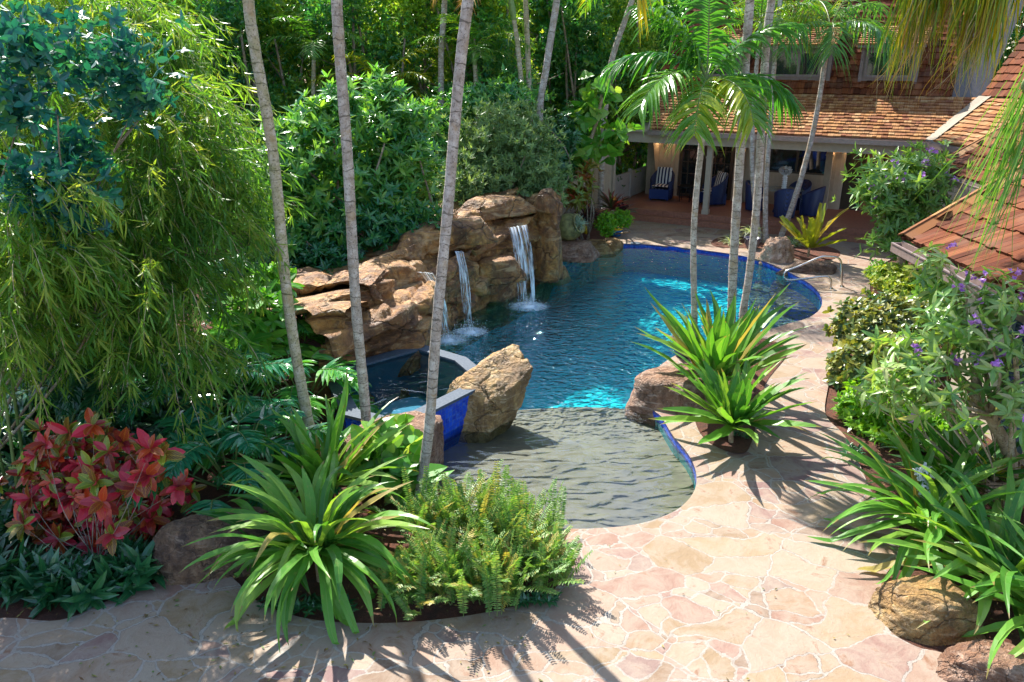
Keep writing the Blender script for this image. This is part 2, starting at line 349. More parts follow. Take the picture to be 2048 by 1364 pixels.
def mulch():
    m, nt, p = newmat('mulch'); v = objc(nt)
    n = noise(nt, 45, 5, v, .8, 2); n2 = noise(nt, 5, 6, v, .7)
    c = ramp(nt, n, [(.3, (.03, .015, .01)), (.5, (.20, .06, .03)), (.7, (.36, .13, .07))])
    c = mixc(nt, ramp(nt, n2, [(.35, (0, 0, 0)), (.7, (.85, .85, .85))]), c, (.05, .032, .02))
    nt.links.new(c, p.inputs['Base Color']); p.inputs['Roughness'].default_value = .95; bump(nt, n, 1, .05, p); return m
M['soil'] = mulch()

def tilemat():
    m, nt, p = newmat('blue_tile'); uv, ux, uy = uvxy(nt)
    br = nd(nt, 'ShaderNodeTexBrick', Scale=1.0, _offset=0.0); nt.links.new(uv, br.inputs['Vector'])
    br.inputs['Brick Width'].default_value = .075; br.inputs['Row Height'].default_value = .075; br.inputs['Mortar Size'].default_value = .003
    br.inputs['Color1'].default_value = (.004, .03, .38, 1); br.inputs['Color2'].default_value = (.01, .08, .62, 1); br.inputs['Mortar'].default_value = (.05, .10, .3, 1)
    n = noise(nt, 14, 4, objc(nt), .7)
    c = mixc(nt, ramp(nt, n, [(.5, (0, 0, 0)), (.75, (.5, .5, .5))]), br.outputs['Color'], (.12, .30, .7))
    nt.links.new(c, p.inputs['Base Color']); p.inputs['Roughness'].default_value = .18; return m
M['tile'] = tilemat()
def plaster(name, c1, c2, sc_=3):
    m, nt, p = newmat(name); v = objc(nt); n = noise(nt, sc_, 5, v); n2 = noise(nt, 90, 3, v)
    c = ramp(nt, n, [(.3, c1), (.7, c2)]); c = mixc(nt, math_(nt, 'MULTIPLY', n2, .5), c, tuple(x * .6 for x in c1))
    nt.links.new(c, p.inputs['Base Color']); p.inputs['Roughness'].default_value = .8; return m
M['pool_floor'] = plaster('pool_plaster', (.01, .50, .58), (.03, .68, .72))
M['shelf'] = plaster('shelf_plaster',  (.10, .08, .058), (.18, .145, .10))
M['spa_floor'] = plaster('spa_plaster', (.04, .17, .25), (.07, .24, .33))
M['coping'] = plaster('wet_coping', (.035, .055, .085), (.10, .125, .16), 30)

def watermat(name, absorb, dens, wave=1.0, spec=1.0):
    m, nt, p = newmat(name); nt.nodes.remove(p); v = objc(nt)
    n1 = noise(nt, 1.5, 3, mapping(nt, v, (1, 1.3, 1)), .5, 1.6); n2 = noise(nt, 3.6, 1.5, mapping(nt, v, (1, 1.5, 1), (0, 0, .4)), .5, 1.0); n3 = noise(nt, 8.5, 1, v, .5, .6)
    n4 = noise(nt, 2.6, .6, mapping(nt, v, (.7, 1.7, 1), (0, 0, -.15)), .5, 1.3)
    sx = nt.nodes.new('ShaderNodeSeparateXYZ'); nt.links.new(v, sx.inputs[0])
    mr = nd(nt, 'ShaderNodeMapRange'); nt.links.new(sx.outputs[1], mr.inputs[0]); mr.inputs[1].default_value = -2.0; mr.inputs[2].default_value = -.4; mr.inputs[3].default_value = 0.0; mr.inputs[4].default_value = 1.0
    fine = math_(nt, 'ADD', math_(nt, 'MULTIPLY', n2, .34), math_(nt, 'MULTIPLY', n3, .14))
    if wave >= 1: h = math_(nt, 'ADD', math_(nt, 'ADD', math_(nt, 'MULTIPLY', n1, math_(nt, 'MULTIPLY', mr.outputs[0], .33)), math_(nt, 'MULTIPLY', n4, .06)), math_(nt, 'MULTIPLY', fine, math_(nt, 'ADD', .05, math_(nt, 'MULTIPLY', mr.outputs[0], .95))))
    else: h = math_(nt, 'ADD', n1, math_(nt, 'MULTIPLY', fine, .5))
    bn = bump(nt, h, 1.0, .26 * wave)
    fr = nd(nt, 'ShaderNodeFresnel', IOR=1.42); nt.links.new(bn, fr.inputs['Normal'])
    gl = nd(nt, 'ShaderNodeBsdfGlossy', Roughness=.025); nt.links.new(bn, gl.inputs['Normal'])
    gl.inputs['Color'].default_value = (.75 * spec, .88 * spec, spec, 1)
    tr = nt.nodes.new('ShaderNodeBsdfTransparent')
    mx = nt.nodes.new('ShaderNodeMixShader'); nt.links.new(fr.outputs[0], mx.inputs[0])
    nt.links.new(tr.outputs[0], mx.inputs[1]); nt.links.new(gl.outputs[0], mx.inputs[2])
    nt.links.new(mx.outputs[0], nt.nodes['Material Output'].inputs[0])
    va = nd(nt, 'ShaderNodeVolumeAbsorption', Density=dens); va.inputs['Color'].default_value = (*absorb, 1)
    nt.links.new(va.outputs[0], nt.nodes['Material Output'].inputs['Volume'])
    return m
M['water'] = watermat('pool_water', (.08, .86, .90), .42, 1.0)
M['spa_water'] = watermat('spa_water', (.10, .70, .88), .5, .10)

def fallmat(name, lo, hi, sx):
    m, nt, p = newmat(name); uv, ux, uy = uvxy(nt)
    n = noise(nt, 1.0, 5, mapping(nt, uv, (sx, 2.2, 1)), .65, .3)
    n2 = noise(nt, 1.0, 2, mapping(nt, uv, (4, 1.1, 1), loc=(5, 2, 0)))
    a = ramp(nt, math_(nt, 'MULTIPLY', n, math_(nt, 'ADD', n2, .55)), [(lo, (0, 0, 0)), (hi, (1, 1, 1))])
    p.inputs['Base Color'].default_value = (.80, .88, .95, 1); p.inputs['Roughness'].default_value = .12
    tr = nt.nodes.new('ShaderNodeBsdfTransparent'); mx = nt.nodes.new('ShaderNodeMixShader')
    nt.links.new(a, mx.inputs[0]); nt.links.new(tr.outputs[0], mx.inputs[1]); nt.links.new(p.outputs[0], mx.inputs[2])
    nt.links.new(mx.outputs[0], nt.nodes['Material Output'].inputs[0]); return m
M['fall'] = fallmat('falling_water', .45, .74, 16)
def foammat():
    m, nt, p = newmat('foam'); uv, ux, uy = uvxy(nt)
    n = noise(nt, 26, 6, objc(nt), .75, 1.5)
    fade = math_(nt, 'SUBTRACT', 1.0, ux, True)   # ux = radius 0..1
    rd = noise(nt, 1.0, 5, mapping(nt, uv, (2.2, 26, 1)), .7, .6)
    a = ramp(nt, math_(nt, 'MULTIPLY', math_(nt, 'MULTIPLY', n, rd), math_(nt, 'POWER', fade, 1.9)), [(.04, (0, 0, 0)), (.15, (1, 1, 1))])
    p.inputs['Base Color'].default_value = (.78, .9, .98, 1); p.inputs['Roughness'].default_value = .4
    tr = nt.nodes.new('ShaderNodeBsdfTransparent'); mx = nt.nodes.new('ShaderNodeMixShader')
    nt.links.new(a, mx.inputs[0]); nt.links.new(tr.outputs[0], mx.inputs[1]); nt.links.new(p.outputs[0], mx.inputs[2])
    nt.links.new(mx.outputs[0], nt.nodes['Material Output'].inputs[0]); return m
M['foam'] = foammat()

def shinglemat(name, stops):
    m, nt, p = newmat(name); a = attr(nt, 'rnd'); uv, ux, uy = uvxy(nt)
    base = ramp(nt, a, stops)
    g = noise(nt, 1.0, 5, mapping(nt, uv, (38, 2, 1)), .7); n2 = noise(nt, 3, 4, objc(nt))
    base = mixc(nt, ramp(nt, g, [(.38, (.9, .9, .9)), (.60, (0, 0, 0))]), base, mixc(nt, 1.0, base, (.42, .36, .34), 'MULTIPLY'))
    base = mixc(nt, ramp(nt, n2, [(.5, (0, 0, 0)), (.75, (.5, .5, .5))]), base, (.20, .11, .07))
    nt.links.new(base, p.inputs['Base Color']); p.inputs['Roughness'].default_value = .85; p.inputs['Specular IOR Level'].default_value = .15; bump(nt, g, .5, .01, p); return m
M['shake'] = shinglemat('cedar_shake', g3((.17, .065, .03), (.34, .15, .055), (.44, .23, .09), (.23, .085, .045), (.38, .19, .08), (.48, .30, .15)))
M['shake_red'] = shinglemat('red_cedar_shake', g3((.05, .014, .006), (.13, .035, .012), (.20, .06, .02), (.08, .02, .010), (.25, .09, .035), (.15, .038, .016)))

def siding(name, col):
    m, nt, p = newmat(name); v = objc(nt); n = noise(nt, 8, 5, v)
    c = ramp(nt, n, [(.3, tuple(x * .85 for x in col)), (.7, col)])
    nt.links.new(c, p.inputs['Base Color']); p.inputs['Roughness'].default_value = .7; return m
M['siding'] = siding('taupe_siding', (.50, .42, .33))
M['trim'] = siding('taupe_trim', (.42, .35, .27))
M['fence'] = siding('tan_fence', (.44, .35, .25))
M['rail_wood'] = siding('grey_rail', (.38, .36, .33))
M['soffit'] = siding('soffit', (.30, .24, .18))
M['gutter'] = plain('gutter_copper', (.30, .22, .20), .4, .3)
M['fascia'] = plain('brown_fascia', (.24, .12, .09), .5)
M['cheek_shaded'] = plain('shaded_board', (.11, .10, .10), .7)  # dark tone carries the shade lying on the cheek wall
M['flashing'] = plain('flashing', (.22, .175, .12), .6)
M['deck'] = plain('deck_tile', (.30, .12, .075), .5, 0, .15)
M['wood_door'] = plain('wood_door', (.30, .12, .04), .4)
M['dark_frame'] = plain('dark_frame', (.07, .045, .03), .4)
M['window_frame'] = plain('window_frame', (.17, .135, .14), .5)
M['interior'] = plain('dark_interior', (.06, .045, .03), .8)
M['curtain'] = plain('curtain', (.5, .42, .34), .8)
M['wicker'] = None
def wicker():
    m, nt, p = newmat('blue_wicker'); v = objc(nt)
    wv = nd(nt, 'ShaderNodeTexWave', Scale=30, Distortion=2); nt.links.new(v, wv.inputs[0])
    c = ramp(nt, wv.outputs['Fac'], [(.2, (.003, .010, .05)), (.8, (.006, .03, .15))])
    nt.links.new(c, p.inputs['Base Color']); p.inputs['Roughness'].default_value = .4; bump(nt, wv.outputs['Fac'], .5, .01, p); return m
M['wicker'] = wicker()
def stripes():
    m, nt, p = newmat('striped_fabric'); uv, ux, uy = uvxy(nt)
    k = math_(nt, 'LESS_THAN', math_(nt, 'FRACT', math_(nt, 'MULTIPLY', ux, 4.5)), .5)
    nt.links.new(mixc(nt, k, (.008, .015, .08), (.75, .75, .75)), p.inputs['Base Color']); p.inputs['Roughness'].default_value = .85; return m
M['stripe'] = stripes()
M['black_metal'] = plain('black_metal', (.012, .014, .02), .35, .4)
M['steel'] = plain('handrail_steel', (.62, .60, .56), .22, 1, .05, 0)
M['white_ceramic'] = plain('white_ceramic', (.82, .82, .82), .25, 0, .03, 0)
M['urn'] = plain('mossy_urn', (.25, .23, .08), .7, 0, .3, .4, 9)
M['terracotta'] = plain('terracotta', (.42, .17, .09), .7)
M['pot_blue'] = plain('glazed_blue', (.02, .17, .45), .25, 0, .1, 0)
M['pot_yellow'] = plain('glazed_yellow', (.75, .55, .03), .3, 0, .1, 0)
M['pot_dark'] = plain('dark_glazed_pot', (.05, .05, .09), .3)
M['louver'] = plain('dark_blue_louver', (.05, .08, .12), .5)
def glassmat():
    m, nt, p = newmat('window_glass'); p.inputs['Base Color'].default_value = (.012, .018, .022, 1); p.inputs['Roughness'].default_value = .03
    p.inputs['Specular IOR Level'].default_value = .9; return m
M['glass'] = glassmat()
def clear():
    m, nt, p = newmat('clear_glass'); p.inputs['Base Color'].default_value = (.25, .38, .40, 1); p.inputs['Roughness'].default_value = .05
    tr = nt.nodes.new('ShaderNodeBsdfTransparent'); mx = nt.nodes.new('ShaderNodeMixShader'); mx.inputs[0].default_value = .5
    nt.links.new(tr.outputs[0], mx.inputs[1]); nt.links.new(p.outputs[0], mx.inputs[2]); nt.links.new(mx.outputs[0], nt.nodes['Material Output'].inputs[0]); return m
M['clear'] = clear()
def lampmat():
    m, nt, p = newmat('lit_lamp'); p.inputs['Emission Color'].default_value = (1, .45, .10, 1); p.inputs['Emission Strength'].default_value = 2.2; return m
M['lamp'] = lampmat()

# ------------------------------------------------------------------ leaves and ribbons
def strips(g, Pt, S, W, N=None, fold=.0, rnd=None, mi=0, cols=3):
    """N ribbons with K stations: Pt (n,K,3), S unit side (n,K,3), W full width (n,K)"""
    n, K = Pt.shape[:2]
    us = np.linspace(0, 1, K)
    if cols == 3:
        off = N * (W * fold)[..., None] if N is not None else 0
        Q = np.stack([Pt - S * W[..., None] / 2, Pt - off, Pt + S * W[..., None] / 2], 2); vs = np.array([0, .5, 1])
    else:
        Q = np.stack([Pt - S * W[..., None] / 2, Pt + S * W[..., None] / 2], 2); vs = np.array([0, 1.])
    V = Q.reshape(-1, 3)
    uv = np.stack(np.broadcast_arrays(us[None, :, None], vs[None, None, :]), -1); uv = np.broadcast_to(uv, (n, K, cols, 2)).reshape(-1, 2)
    b = np.arange(n)[:, None, None] * K * cols; k = np.arange(K - 1)[None, :, None] * cols; c = np.arange(cols - 1)[None, None, :]
    i0 = b + k + c
    f = np.stack([i0, i0 + 1, i0 + 1 + cols, i0 + cols], -1).reshape(-1, 4)
    r = np.broadcast_to((np.full(n, .5) if rnd is None else rnd)[:, None, None], (n, K, cols)).reshape(-1)
    g.add(V, f, uv, r, mi)

PROF = {
    'lance': ([0, .3, .65, 1], [.12, 1, .75, .02]),
    'oval': ([0, .22, .55, .85, 1], [.1, .8, 1, .6, .05]),
    'heart': ([0, .12, .4, .75, 1], [.5, .95, 1, .55, .02]),
    'small': ([0, .45, 1], [.15, 1, .05]),
}
def leaves(g, base, d, n, L, W, shape='lance', curl=.15, fold=.12, rnd=None, mi=0, cols=3):
    base = np.asarray(base, float); d = nrm(d); N = len(base)
    n = nrm(np.asarray(n, float) - d * np.sum(n * d, -1, keepdims=True)); S = np.cross(d, n)
    L = np.broadcast_to(L, (N,)).astype(float); W = np.broadcast_to(W, (N,)).astype(float)
    us, ws = map(np.array, PROF[shape]); K = len(us)
    cur = np.broadcast_to(curl, (N,))
    Pt = base[:, None] + d[:, None] * (L[:, None] * us)[..., None] - n[:, None] * (L[:, None] * cur[:, None] * us ** 2)[..., None]
    strips(g, Pt, np.broadcast_to(S[:, None], (N, K, 3)), W[:, None] * ws, np.broadcast_to(n[:, None], (N, K, 3)), fold, rnd, mi, cols)
def dia(g, base, d, n, L, W, rnd=None, mi=0):
    """one bent diamond per leaf, for foliage seen small"""
    base = np.asarray(base, float); d = nrm(d); N = len(base); n = nrm(n - d * np.sum(n * d, -1, keepdims=True)); S = np.cross(d, n)
    L = np.broadcast_to(L, (N,))[:, None]; W = np.broadcast_to(W, (N,))[:, None]
    mid = base + d * L * .45
    V = np.stack([base, mid - S * W / 2 + n * W * .12, base + d * L, mid + S * W / 2 + n * W * .12], 1)
    uv = np.tile(np.array([[0, .5], [.5, 0], [1, .5], [.5, 1]]), (N, 1))
    g.add(V.reshape(-1, 3), np.arange(N * 4).reshape(-1, 4), uv, None if rnd is None else np.repeat(rnd, 4), mi)
def rdir(rng, n):
    return nrm(rng.normal(size=(n, 3)))
def blobpts(rng, blobs, n, shell=.55, lump=.25):
    """points through the volume of some ellipsoids (cx,cy,cz,rx,ry,rz), thicker near the outside, with lumps and gaps"""
    B = np.array(blobs, float); wgt = (B[:, 3] * B[:, 4] * B[:, 5]) ** .67; wgt /= wgt.sum()
    k = rng.choice(len(B), n, p=wgt); D = rdir(rng, n)
    r = shell + (1 - shell) * rng.random(n) ** .6
    r = np.where(rng.random(n) < .18, rng.random(n) * shell, r)
    ph = rng.random(3) * 9
    lm = np.sin(D[:, 0] * 7 + ph[0] + k) * np.sin(D[:, 1] * 6 + ph[1]) * np.sin(D[:, 2] * 8 + ph[2] + k * 2)
    r = r * (1 + lump * lm * 1.6)
    return B[k, :3] + D * B[k, 3:] * r[:, None], D
def whorls(g, cen, ax, k, L, W, rng, spread=(.5, 1.3), shape='lance', curl=.25, fold=.12, rr=(0, 1), mi=0, cols=3, mode='leaf', lv=.25, rpow=1.0, shared=.5):
    """k leaves about an axis at each centre"""
    cen = np.asarray(cen, float); n = len(cen); ax = nrm(ax)
    a = np.where(np.abs(ax[:, 2:3]) < .9, np.array([[0, 0, 1.]]), np.array([[1., 0, 0]])); X = nrm(np.cross(ax, a)); Y = np.cross(ax, X)
    th = rng.random((n, 1)) * 6.28 + np.arange(k)[None] * (6.283 / k if k < 7 else 2.4) + rng.normal(size=(n, k)) * .25
    sp = rng.uniform(spread[0], spread[1], (n, k))
    rad = X[:, None] * np.cos(th)[..., None] + Y[:, None] * np.sin(th)[..., None]
    d = ax[:, None] * np.cos(sp)[..., None] + rad * np.sin(sp)[..., None]
    nn = ax[:, None] * np.sin(sp)[..., None] - rad * np.cos(sp)[..., None]
    Ls = L * (1 + lv * rng.normal(size=(n, k)).clip(-1.5, 1.5)); b = np.repeat(cen[:, None], k, 1).reshape(-1, 3)
    rn = (shared * rng.random((n, 1)) + (1 - shared) * rng.random((n, k))) ** rpow; rn = rr[0] + (rr[1] - rr[0]) * rn
    Ws = W * Ls / L
    if mode == 'dia': dia(g, b, d.reshape(-1, 3), nn.reshape(-1, 3), Ls.ravel(), Ws.ravel(), rn.ravel(), mi)
    else: leaves(g, b, d.reshape(-1, 3), nn.reshape(-1, 3), Ls.ravel(), Ws.ravel(), shape, curl, fold, rn.ravel(), mi, cols)
UP = np.array([0, 0, 1.])

def frond(g, base, az, elev, L, leafL, n, droop, leafw, rng, hang=.35, fwd=.55, stem_r=.012, lift=.25, start=.12, mi=0, ms=1, rr=(0, 1), K2=5, prof=None, twist=0):
    K = 16; t = np.linspace(0, 1, K)
    el = elev - droop * t ** 1.25
    h = np.array([math.cos(az), math.sin(az), 0]); T = np.cos(el)[:, None] * h + np.sin(el)[:, None] * UP
    pts = np.asarray(base, float) + np.concatenate([[np.zeros(3)], np.cumsum((T[:-1] + T[1:]) / 2 * L / (K - 1), 0)])
    S0 = np.array([-math.sin(az), math.cos(az), 0])
    g.tube(pts, stem_r * (1 - .8 * t), 5, ms, False)
    ti = np.linspace(start, .995, n); idx = ti * (K - 1)
    def itp(A): return np.stack([np.interp(idx, np.arange(K), A[:, c]) for c in range(3)], -1)
    B = itp(pts); Ti = nrm(itp(T)); U = np.cross(Ti, S0[None]) ; U = nrm(U) * np.sign(U[:, 2:3] + 1e-6)
    ll = leafL * (np.sin(np.pi * (.18 + .74 * (ti - start) / (1 - start))) ** .7 if prof is None else prof((ti - start) / (1 - start)))
    for sg in (-1, 1):
        f = fwd * (.6 + .9 * ti)[:, None]
        D = nrm(Ti * f + S0 * sg * (1 + .12 * rng.normal(size=(n, 1))) + U * (lift + .18 * rng.normal(size=(n, 1))) + rng.normal(size=(n, 3)) * .05)
        j = np.linspace(0, 1, K2); Lj = (ll * (1 + .08 * rng.normal(size=n)))
        Pt = B[:, None] + D[:, None] * (Lj[:, None] * j)[..., None]
        Pt[..., 2] -= hang * (1 + .3 * rng.normal(size=(n, 1))) * Lj[:, None] * j ** 2
        Dg = nrm(np.gradient(Pt, axis=1)); Sd = nrm(Ti[:, None] - Dg * np.sum(Ti[:, None] * Dg, -1, keepdims=True))
        wj = leafw * np.interp(j, [0, .15, .5, 1], [.35, 1, .9, .04]) * (ll / leafL)[:, None] ** .4
        Nn = nrm(np.cross(Dg, Sd)); Nn = Nn * np.sign(Nn[..., 2:3] + 1e-6)
        rn = rr[0] + (rr[1] - rr[0]) * (rng.random(n) * .5 + .5 * rng.random())
        strips(g, Pt, Sd, np.broadcast_to(wj, (n, K2)), Nn, .22, rn, mi, 3)
    return pts

def straps(g, base, n, L, W, rng, elev=(.2, 1.45), droop=(.8, 1.9), K=10, spread=.12, rr=(0, 1), az=(0, 6.283), wave=.02, mi=0, fold=.2, tipw=.03, zmin=.03):
    """rosette of long arching strap leaves"""
    a = rng.uniform(az[0], az[1], n) if az[1] - az[0] < 6 else (np.arange(n) * 2.4 + rng.normal(size=n) * .2)
    q = np.arange(n) / max(1, n - 1); e0 = elev[1] + (elev[0] - elev[1]) * q ** .9 + rng.normal(size=n) * .08
    dr = rng.uniform(droop[0], droop[1], n); Ls = L * rng.uniform(.72, 1.12, n) * np.interp(q, [0, .3, 1], [.8, 1.05, .95])
    t = np.linspace(0, 1, K); el = e0[:, None] - dr[:, None] * t[None] ** 1.5
    h = np.stack([np.cos(a), np.sin(a), np.zeros(n)], -1)
    T = np.cos(el)[..., None] * h[:, None] + np.sin(el)[..., None] * UP
    st = (T[:, :-1] + T[:, 1:]) / 2 * (Ls / (K - 1))[:, None, None]
    b = np.asarray(base, float) + h * spread * rng.random((n, 1)) + rng.normal(size=(n, 3)) * np.array([spread, spread, 0]) * .4
    Pt = b[:, None] + np.concatenate([np.zeros((n, 1, 3)), np.cumsum(st, 1)], 1)
    side = np.stack([-np.sin(a), np.cos(a), np.zeros(n)], -1)
    Pt = Pt + side[:, None] * (np.sin(t[None] * 5 + rng.random((n, 1)) * 6) * .05 * Ls[:, None] * t[None])[..., None]
    Pt[..., 2] = np.maximum(Pt[..., 2], b[:, 2:3] * 0 + zmin + rng.random((n, 1)) * .02)
    S = np.broadcast_to(side[:, None], T.shape)
    tw = (rng.normal(size=(n, 1)) * .35 * t[None])[..., None]; N = nrm(np.cross(T, S)); N = N * np.sign(N[..., 2:3] + 1e-6)
    S = nrm(S + N * tw + N * (np.sin(t[None] * 22 + rng.random((n, 1)) * 6) * wave * 6)[..., None])
    wp = np.interp(t, [0, .15, .45, .75, 1], [.55, .8, 1, .7, tipw])
    Wd = W * rng.uniform(.8, 1.15, n)[:, None] * wp[None]
    strips(g, Pt, S, Wd, N, fold, rr[0] + (rr[1] - rr[0]) * rng.random(n), mi, 3)

def bez(pts, n=24):
    pts = np.asarray(pts, float); m = len(pts)
    if m == 2: return pts[0] + (pts[1] - pts[0]) * np.linspace(0, 1, n)[:, None]
    ex = np.concatenate([[2 * pts[0] - pts[1]], pts, [2 * pts[-1] - pts[-2]]]); out = []
    per = max(2, n // (m - 1))
    for i in range(m - 1):
        p0, p1, p2, p3 = ex[i:i + 4]
        for t in np.linspace(0, 1, per, endpoint=False):
            out.append(.5 * ((2 * p1) + (-p0 + p2) * t + (2 * p0 - 5 * p1 + 4 * p2 - p3) * t * t + (-p0 + 3 * p1 - 3 * p2 + p3) * t ** 3))
    out.append(pts[-1]); return np.array(out)
def closed_curve(pts, per=8):
    pts = np.asarray(pts, float); m = len(pts); out = []
    for i in range(m):
        p0, p1, p2, p3 = pts[(i - 1) % m], pts[i], pts[(i + 1) % m], pts[(i + 2) % m]
        for t in np.linspace(0, 1, per, endpoint=False):
            out.append(.5 * ((2 * p1) + (-p0 + p2) * t + (2 * p0 - 5 * p1 + 4 * p2 - p3) * t * t + (-p0 + 3 * p1 - 3 * p2 + p3) * t ** 3))
    return np.array(out)
def inpoly(pts, poly):
    x, y = pts[:, 0], pts[:, 1]; r = np.zeros(len(pts), bool); n = len(poly); j = n - 1
    for i in range(n):
        xi, yi, xj, yj = poly[i][0], poly[i][1], poly[j][0], poly[j][1]
        c = ((yi > y) != (yj > y)) & (x < (xj - xi) * (y - yi) / (yj - yi + 1e-12) + xi); r ^= c; j = i
    return r
def flat(outer, holes, z, extra=()):
    """triangulated sheet inside outer, without the holes"""
    V = []; E = []
    for loop in [outer] + list(holes):
        s = len(V); V += [Vector((p[0], p[1])) for p in loop]; k = len(loop); E += [(s + i, s + (i + 1) % k) for i in range(k)]
    V += [Vector((p[0], p[1])) for p in extra]
    v2, e2, f2 = delaunay_2d_cdt(V, E, [], 0, 1e-5)[:3]
    v2 = np.array([(p.x, p.y) for p in v2]); f2 = np.array([f for f in f2 if len(f) == 3])
    cen = v2[f2].mean(1); k = inpoly(cen, outer)
    for h in holes: k &= ~inpoly(cen, h)
    return np.concatenate([v2, np.full((len(v2), 1), z)], 1), f2[k]
def prism(g, poly, z0, z1, mi=0, bottom=True):
    V, f = flat(poly, [], z1); g.add(V, f, None, None, mi)
    if bottom: V2 = V.copy(); V2[:, 2] = z0; g.add(V2, f[:, ::-1], None, None, mi)
    p = np.asarray(poly, float)[:, :2]; n = len(p)
    ar = np.sum(p[:, 0] * np.roll(p[:, 1], -1) - np.roll(p[:, 0], -1) * p[:, 1])
    W = np.concatenate([np.c_[p, np.full(n, z0)], np.c_[p, np.full(n, z1)]])
    f = np.array([(i, (i + 1) % n, n + (i + 1) % n, n + i) for i in range(n)])
    L = np.concatenate([[0], np.cumsum(np.linalg.norm(np.diff(p, axis=0), axis=1))])
    uv = np.concatenate([np.c_[L, np.full(n, z0)], np.c_[L, np.full(n, z1)]])
    g.add(W, f if ar > 0 else f[:, ::-1], uv, None, mi)
def px(lst, z=0.0): return np.array([P(u, v, z) for u, v in lst])
# ================================================================== SETTING: ground, pool, patio
WZ = -.10
SA, SB, SCc, SD = P(846, 832, .45), P(985, 762, .45), P(930, 717, .45), P(839, 690, .45)
seg_far = bez(px([(1250, 494), (1300, 496), (1360, 502), (1420, 509), (1480, 518), (1530, 531), (1575, 551), (1612, 571), (1636, 592), (1643, 611), (1637, 629), (1614, 645), (1580, 655), (1540, 667), (1480, 682), (1400, 700), (1335, 730), (1290, 775), (1290, 815), (1322, 845)], WZ), 120)
seg_near = bez(px([(1322, 845), (1346, 885), (1371, 915), (1386, 942), (1392, 970), (1385, 1000), (1358, 1030), (1318, 1050), (1268, 1064), (1200, 1071), (1130, 1072), (1060, 1066), (990, 1052), (930, 1028), (885, 995), (862, 955)], WZ), 110)
seg_spa = np.array([SA, SB, SCc, SD])
seg_wall = bez(px([(868, 672), (893, 650), (932, 622), (976, 598), (1010, 584), (1056, 562), (1090, 543), (1098, 520), (1140, 507), (1200, 497)], WZ), 60)
POOL = np.concatenate([seg_far[:-1], seg_near, seg_spa, seg_wall])[:, :2]
SPA = np.array([SA, SB, SCc, SD, P(700, 728, .45), P(660, 770, .45), P(690, 830, .45), P(770, 850, .45)])[:, :2]

patio_pts = [(-7.5, 2.4)] + [tuple(p[:2]) for p in bez(px([(-260, 1300), (-20, 1238), (120, 1240), (230, 1195), (330, 1160), (420, 1125), (470, 1160), (520, 1205), (620, 1238), (760, 1246), (900, 1236), (1020, 1214), (1100, 1185), (1130, 1140), (1128, 1090), (1150, 1040)]), 90)]
patio_pts += [tuple(P(u, v)[:2]) for u, v in ((1180, 900), (1220, 700), (1200, 560), (1215, 510), (1228, 470))]
patio_pts += [tuple(HP(s, .3, 0)[:2]) for s in (-.6, 4, 9.2)] + [(12.3, 18)]
patio_pts += [tuple(p[:2]) for p in bez(px([(2000, 520), (1880, 508), (1800, 512), (1745, 545), (1738, 590), (1700, 640), (1672, 710), (1655, 780), (1652, 830), (1690, 872), (1722, 935), (1745, 985), (1795, 1045), (1795, 1110), (1762, 1170), (1772, 1250), (1830, 1292), (1895, 1312), (1900, 1380), (1990, 1500)]), 110)]
patio_pts += [(5.5, 2.4)]
PATIO = np.array(patio_pts)
rg = R(1)
gr = G(); ring = [(-150, -40), (150, -40), (150, 260), (-150, 260)]
ex = [(x, y) for x in np.linspace(-20, 20, 21) for y in np.linspace(1, 40, 20)]
V, f = flat(ring, [POOL, SPA], -.03, ex); gr.add(V, f); gr.build('ground', M['soil'], None, (0, 0, 0))['kind'] = 'structure'
gp = G(); V, f = flat(PATIO, [POOL], 0.0); gp.add(V, f)
V2 = V.copy(); pp = np.c_[PATIO, np.zeros(len(PATIO))]; n = len(pp)
pin = inpoly(pp, POOL); gp.add(np.concatenate([pp, pp - [0, 0, .06]]), [(i, (i + 1) % n, n + (i + 1) % n, n + i) for i in range(n) if not pin[i] and not pin[(i + 1) % n]])
cp = np.c_[POOL[:len(seg_far) + len(seg_near) - 1], np.full(len(seg_far) + len(seg_near) - 1, .0)]; n = len(cp)
gp.add(np.concatenate([cp, cp - [0, 0, .045]]), [(i, i + 1, n + i + 1, n + i) for i in range(n - 1)])
gp.build('patio', M['flag'], None, (0, 0, 0))['kind'] = 'structure'

# pool basin
pool = thing('swimming_pool', (3, 12, -.1), 'freeform blue swimming pool with a grey sun shelf at its near end', 'swimming pool')
def wallband(g, poly, z0, z1, mi=0, closed=True):
    p = np.asarray(poly)[:, :2]; n = len(p); L = np.concatenate([[0], np.cumsum(np.linalg.norm(np.diff(p, axis=0), axis=1))])
    W = np.concatenate([np.c_[p, np.full(n, z0)], np.c_[p, np.full(n, z1)]]); uv = np.concatenate([np.c_[L, np.full(n, z0)], np.c_[L, np.full(n, z1)]])
    g.add(W, [(i, (i + 1) % n, n + (i + 1) % n, n + i) for i in range(n if closed else n - 1)], uv, None, mi)
g = G(); wallband(g, POOL, -1.5, -.15); 
gx, gy = np.meshgrid(np.arange(-2, 8, .35), np.arange(9, 20, .35)); ex_ = np.stack([gx.ravel(), gy.ravel()], 1); ex_ = ex_[inpoly(ex_, POOL)]
V, f = flat(POOL, [], -1.5, ex_); V[:, 2] = np.maximum(np.interp(V[:, 1], [10.3, 11.5, 13.8, 20], [-.55, -.75, -1.5, -1.5]), np.interp(V[:, 0] + .25 * (V[:, 1] - 15), [2.6, 4.6], [-1.5, -.85])); g.add(V, f); g.build('basin', M['pool_floor'], pool, smooth=True)
g = G(); wallband(g, POOL, -.15, -.003); g.build('waterline_tile', M['tile'], pool)
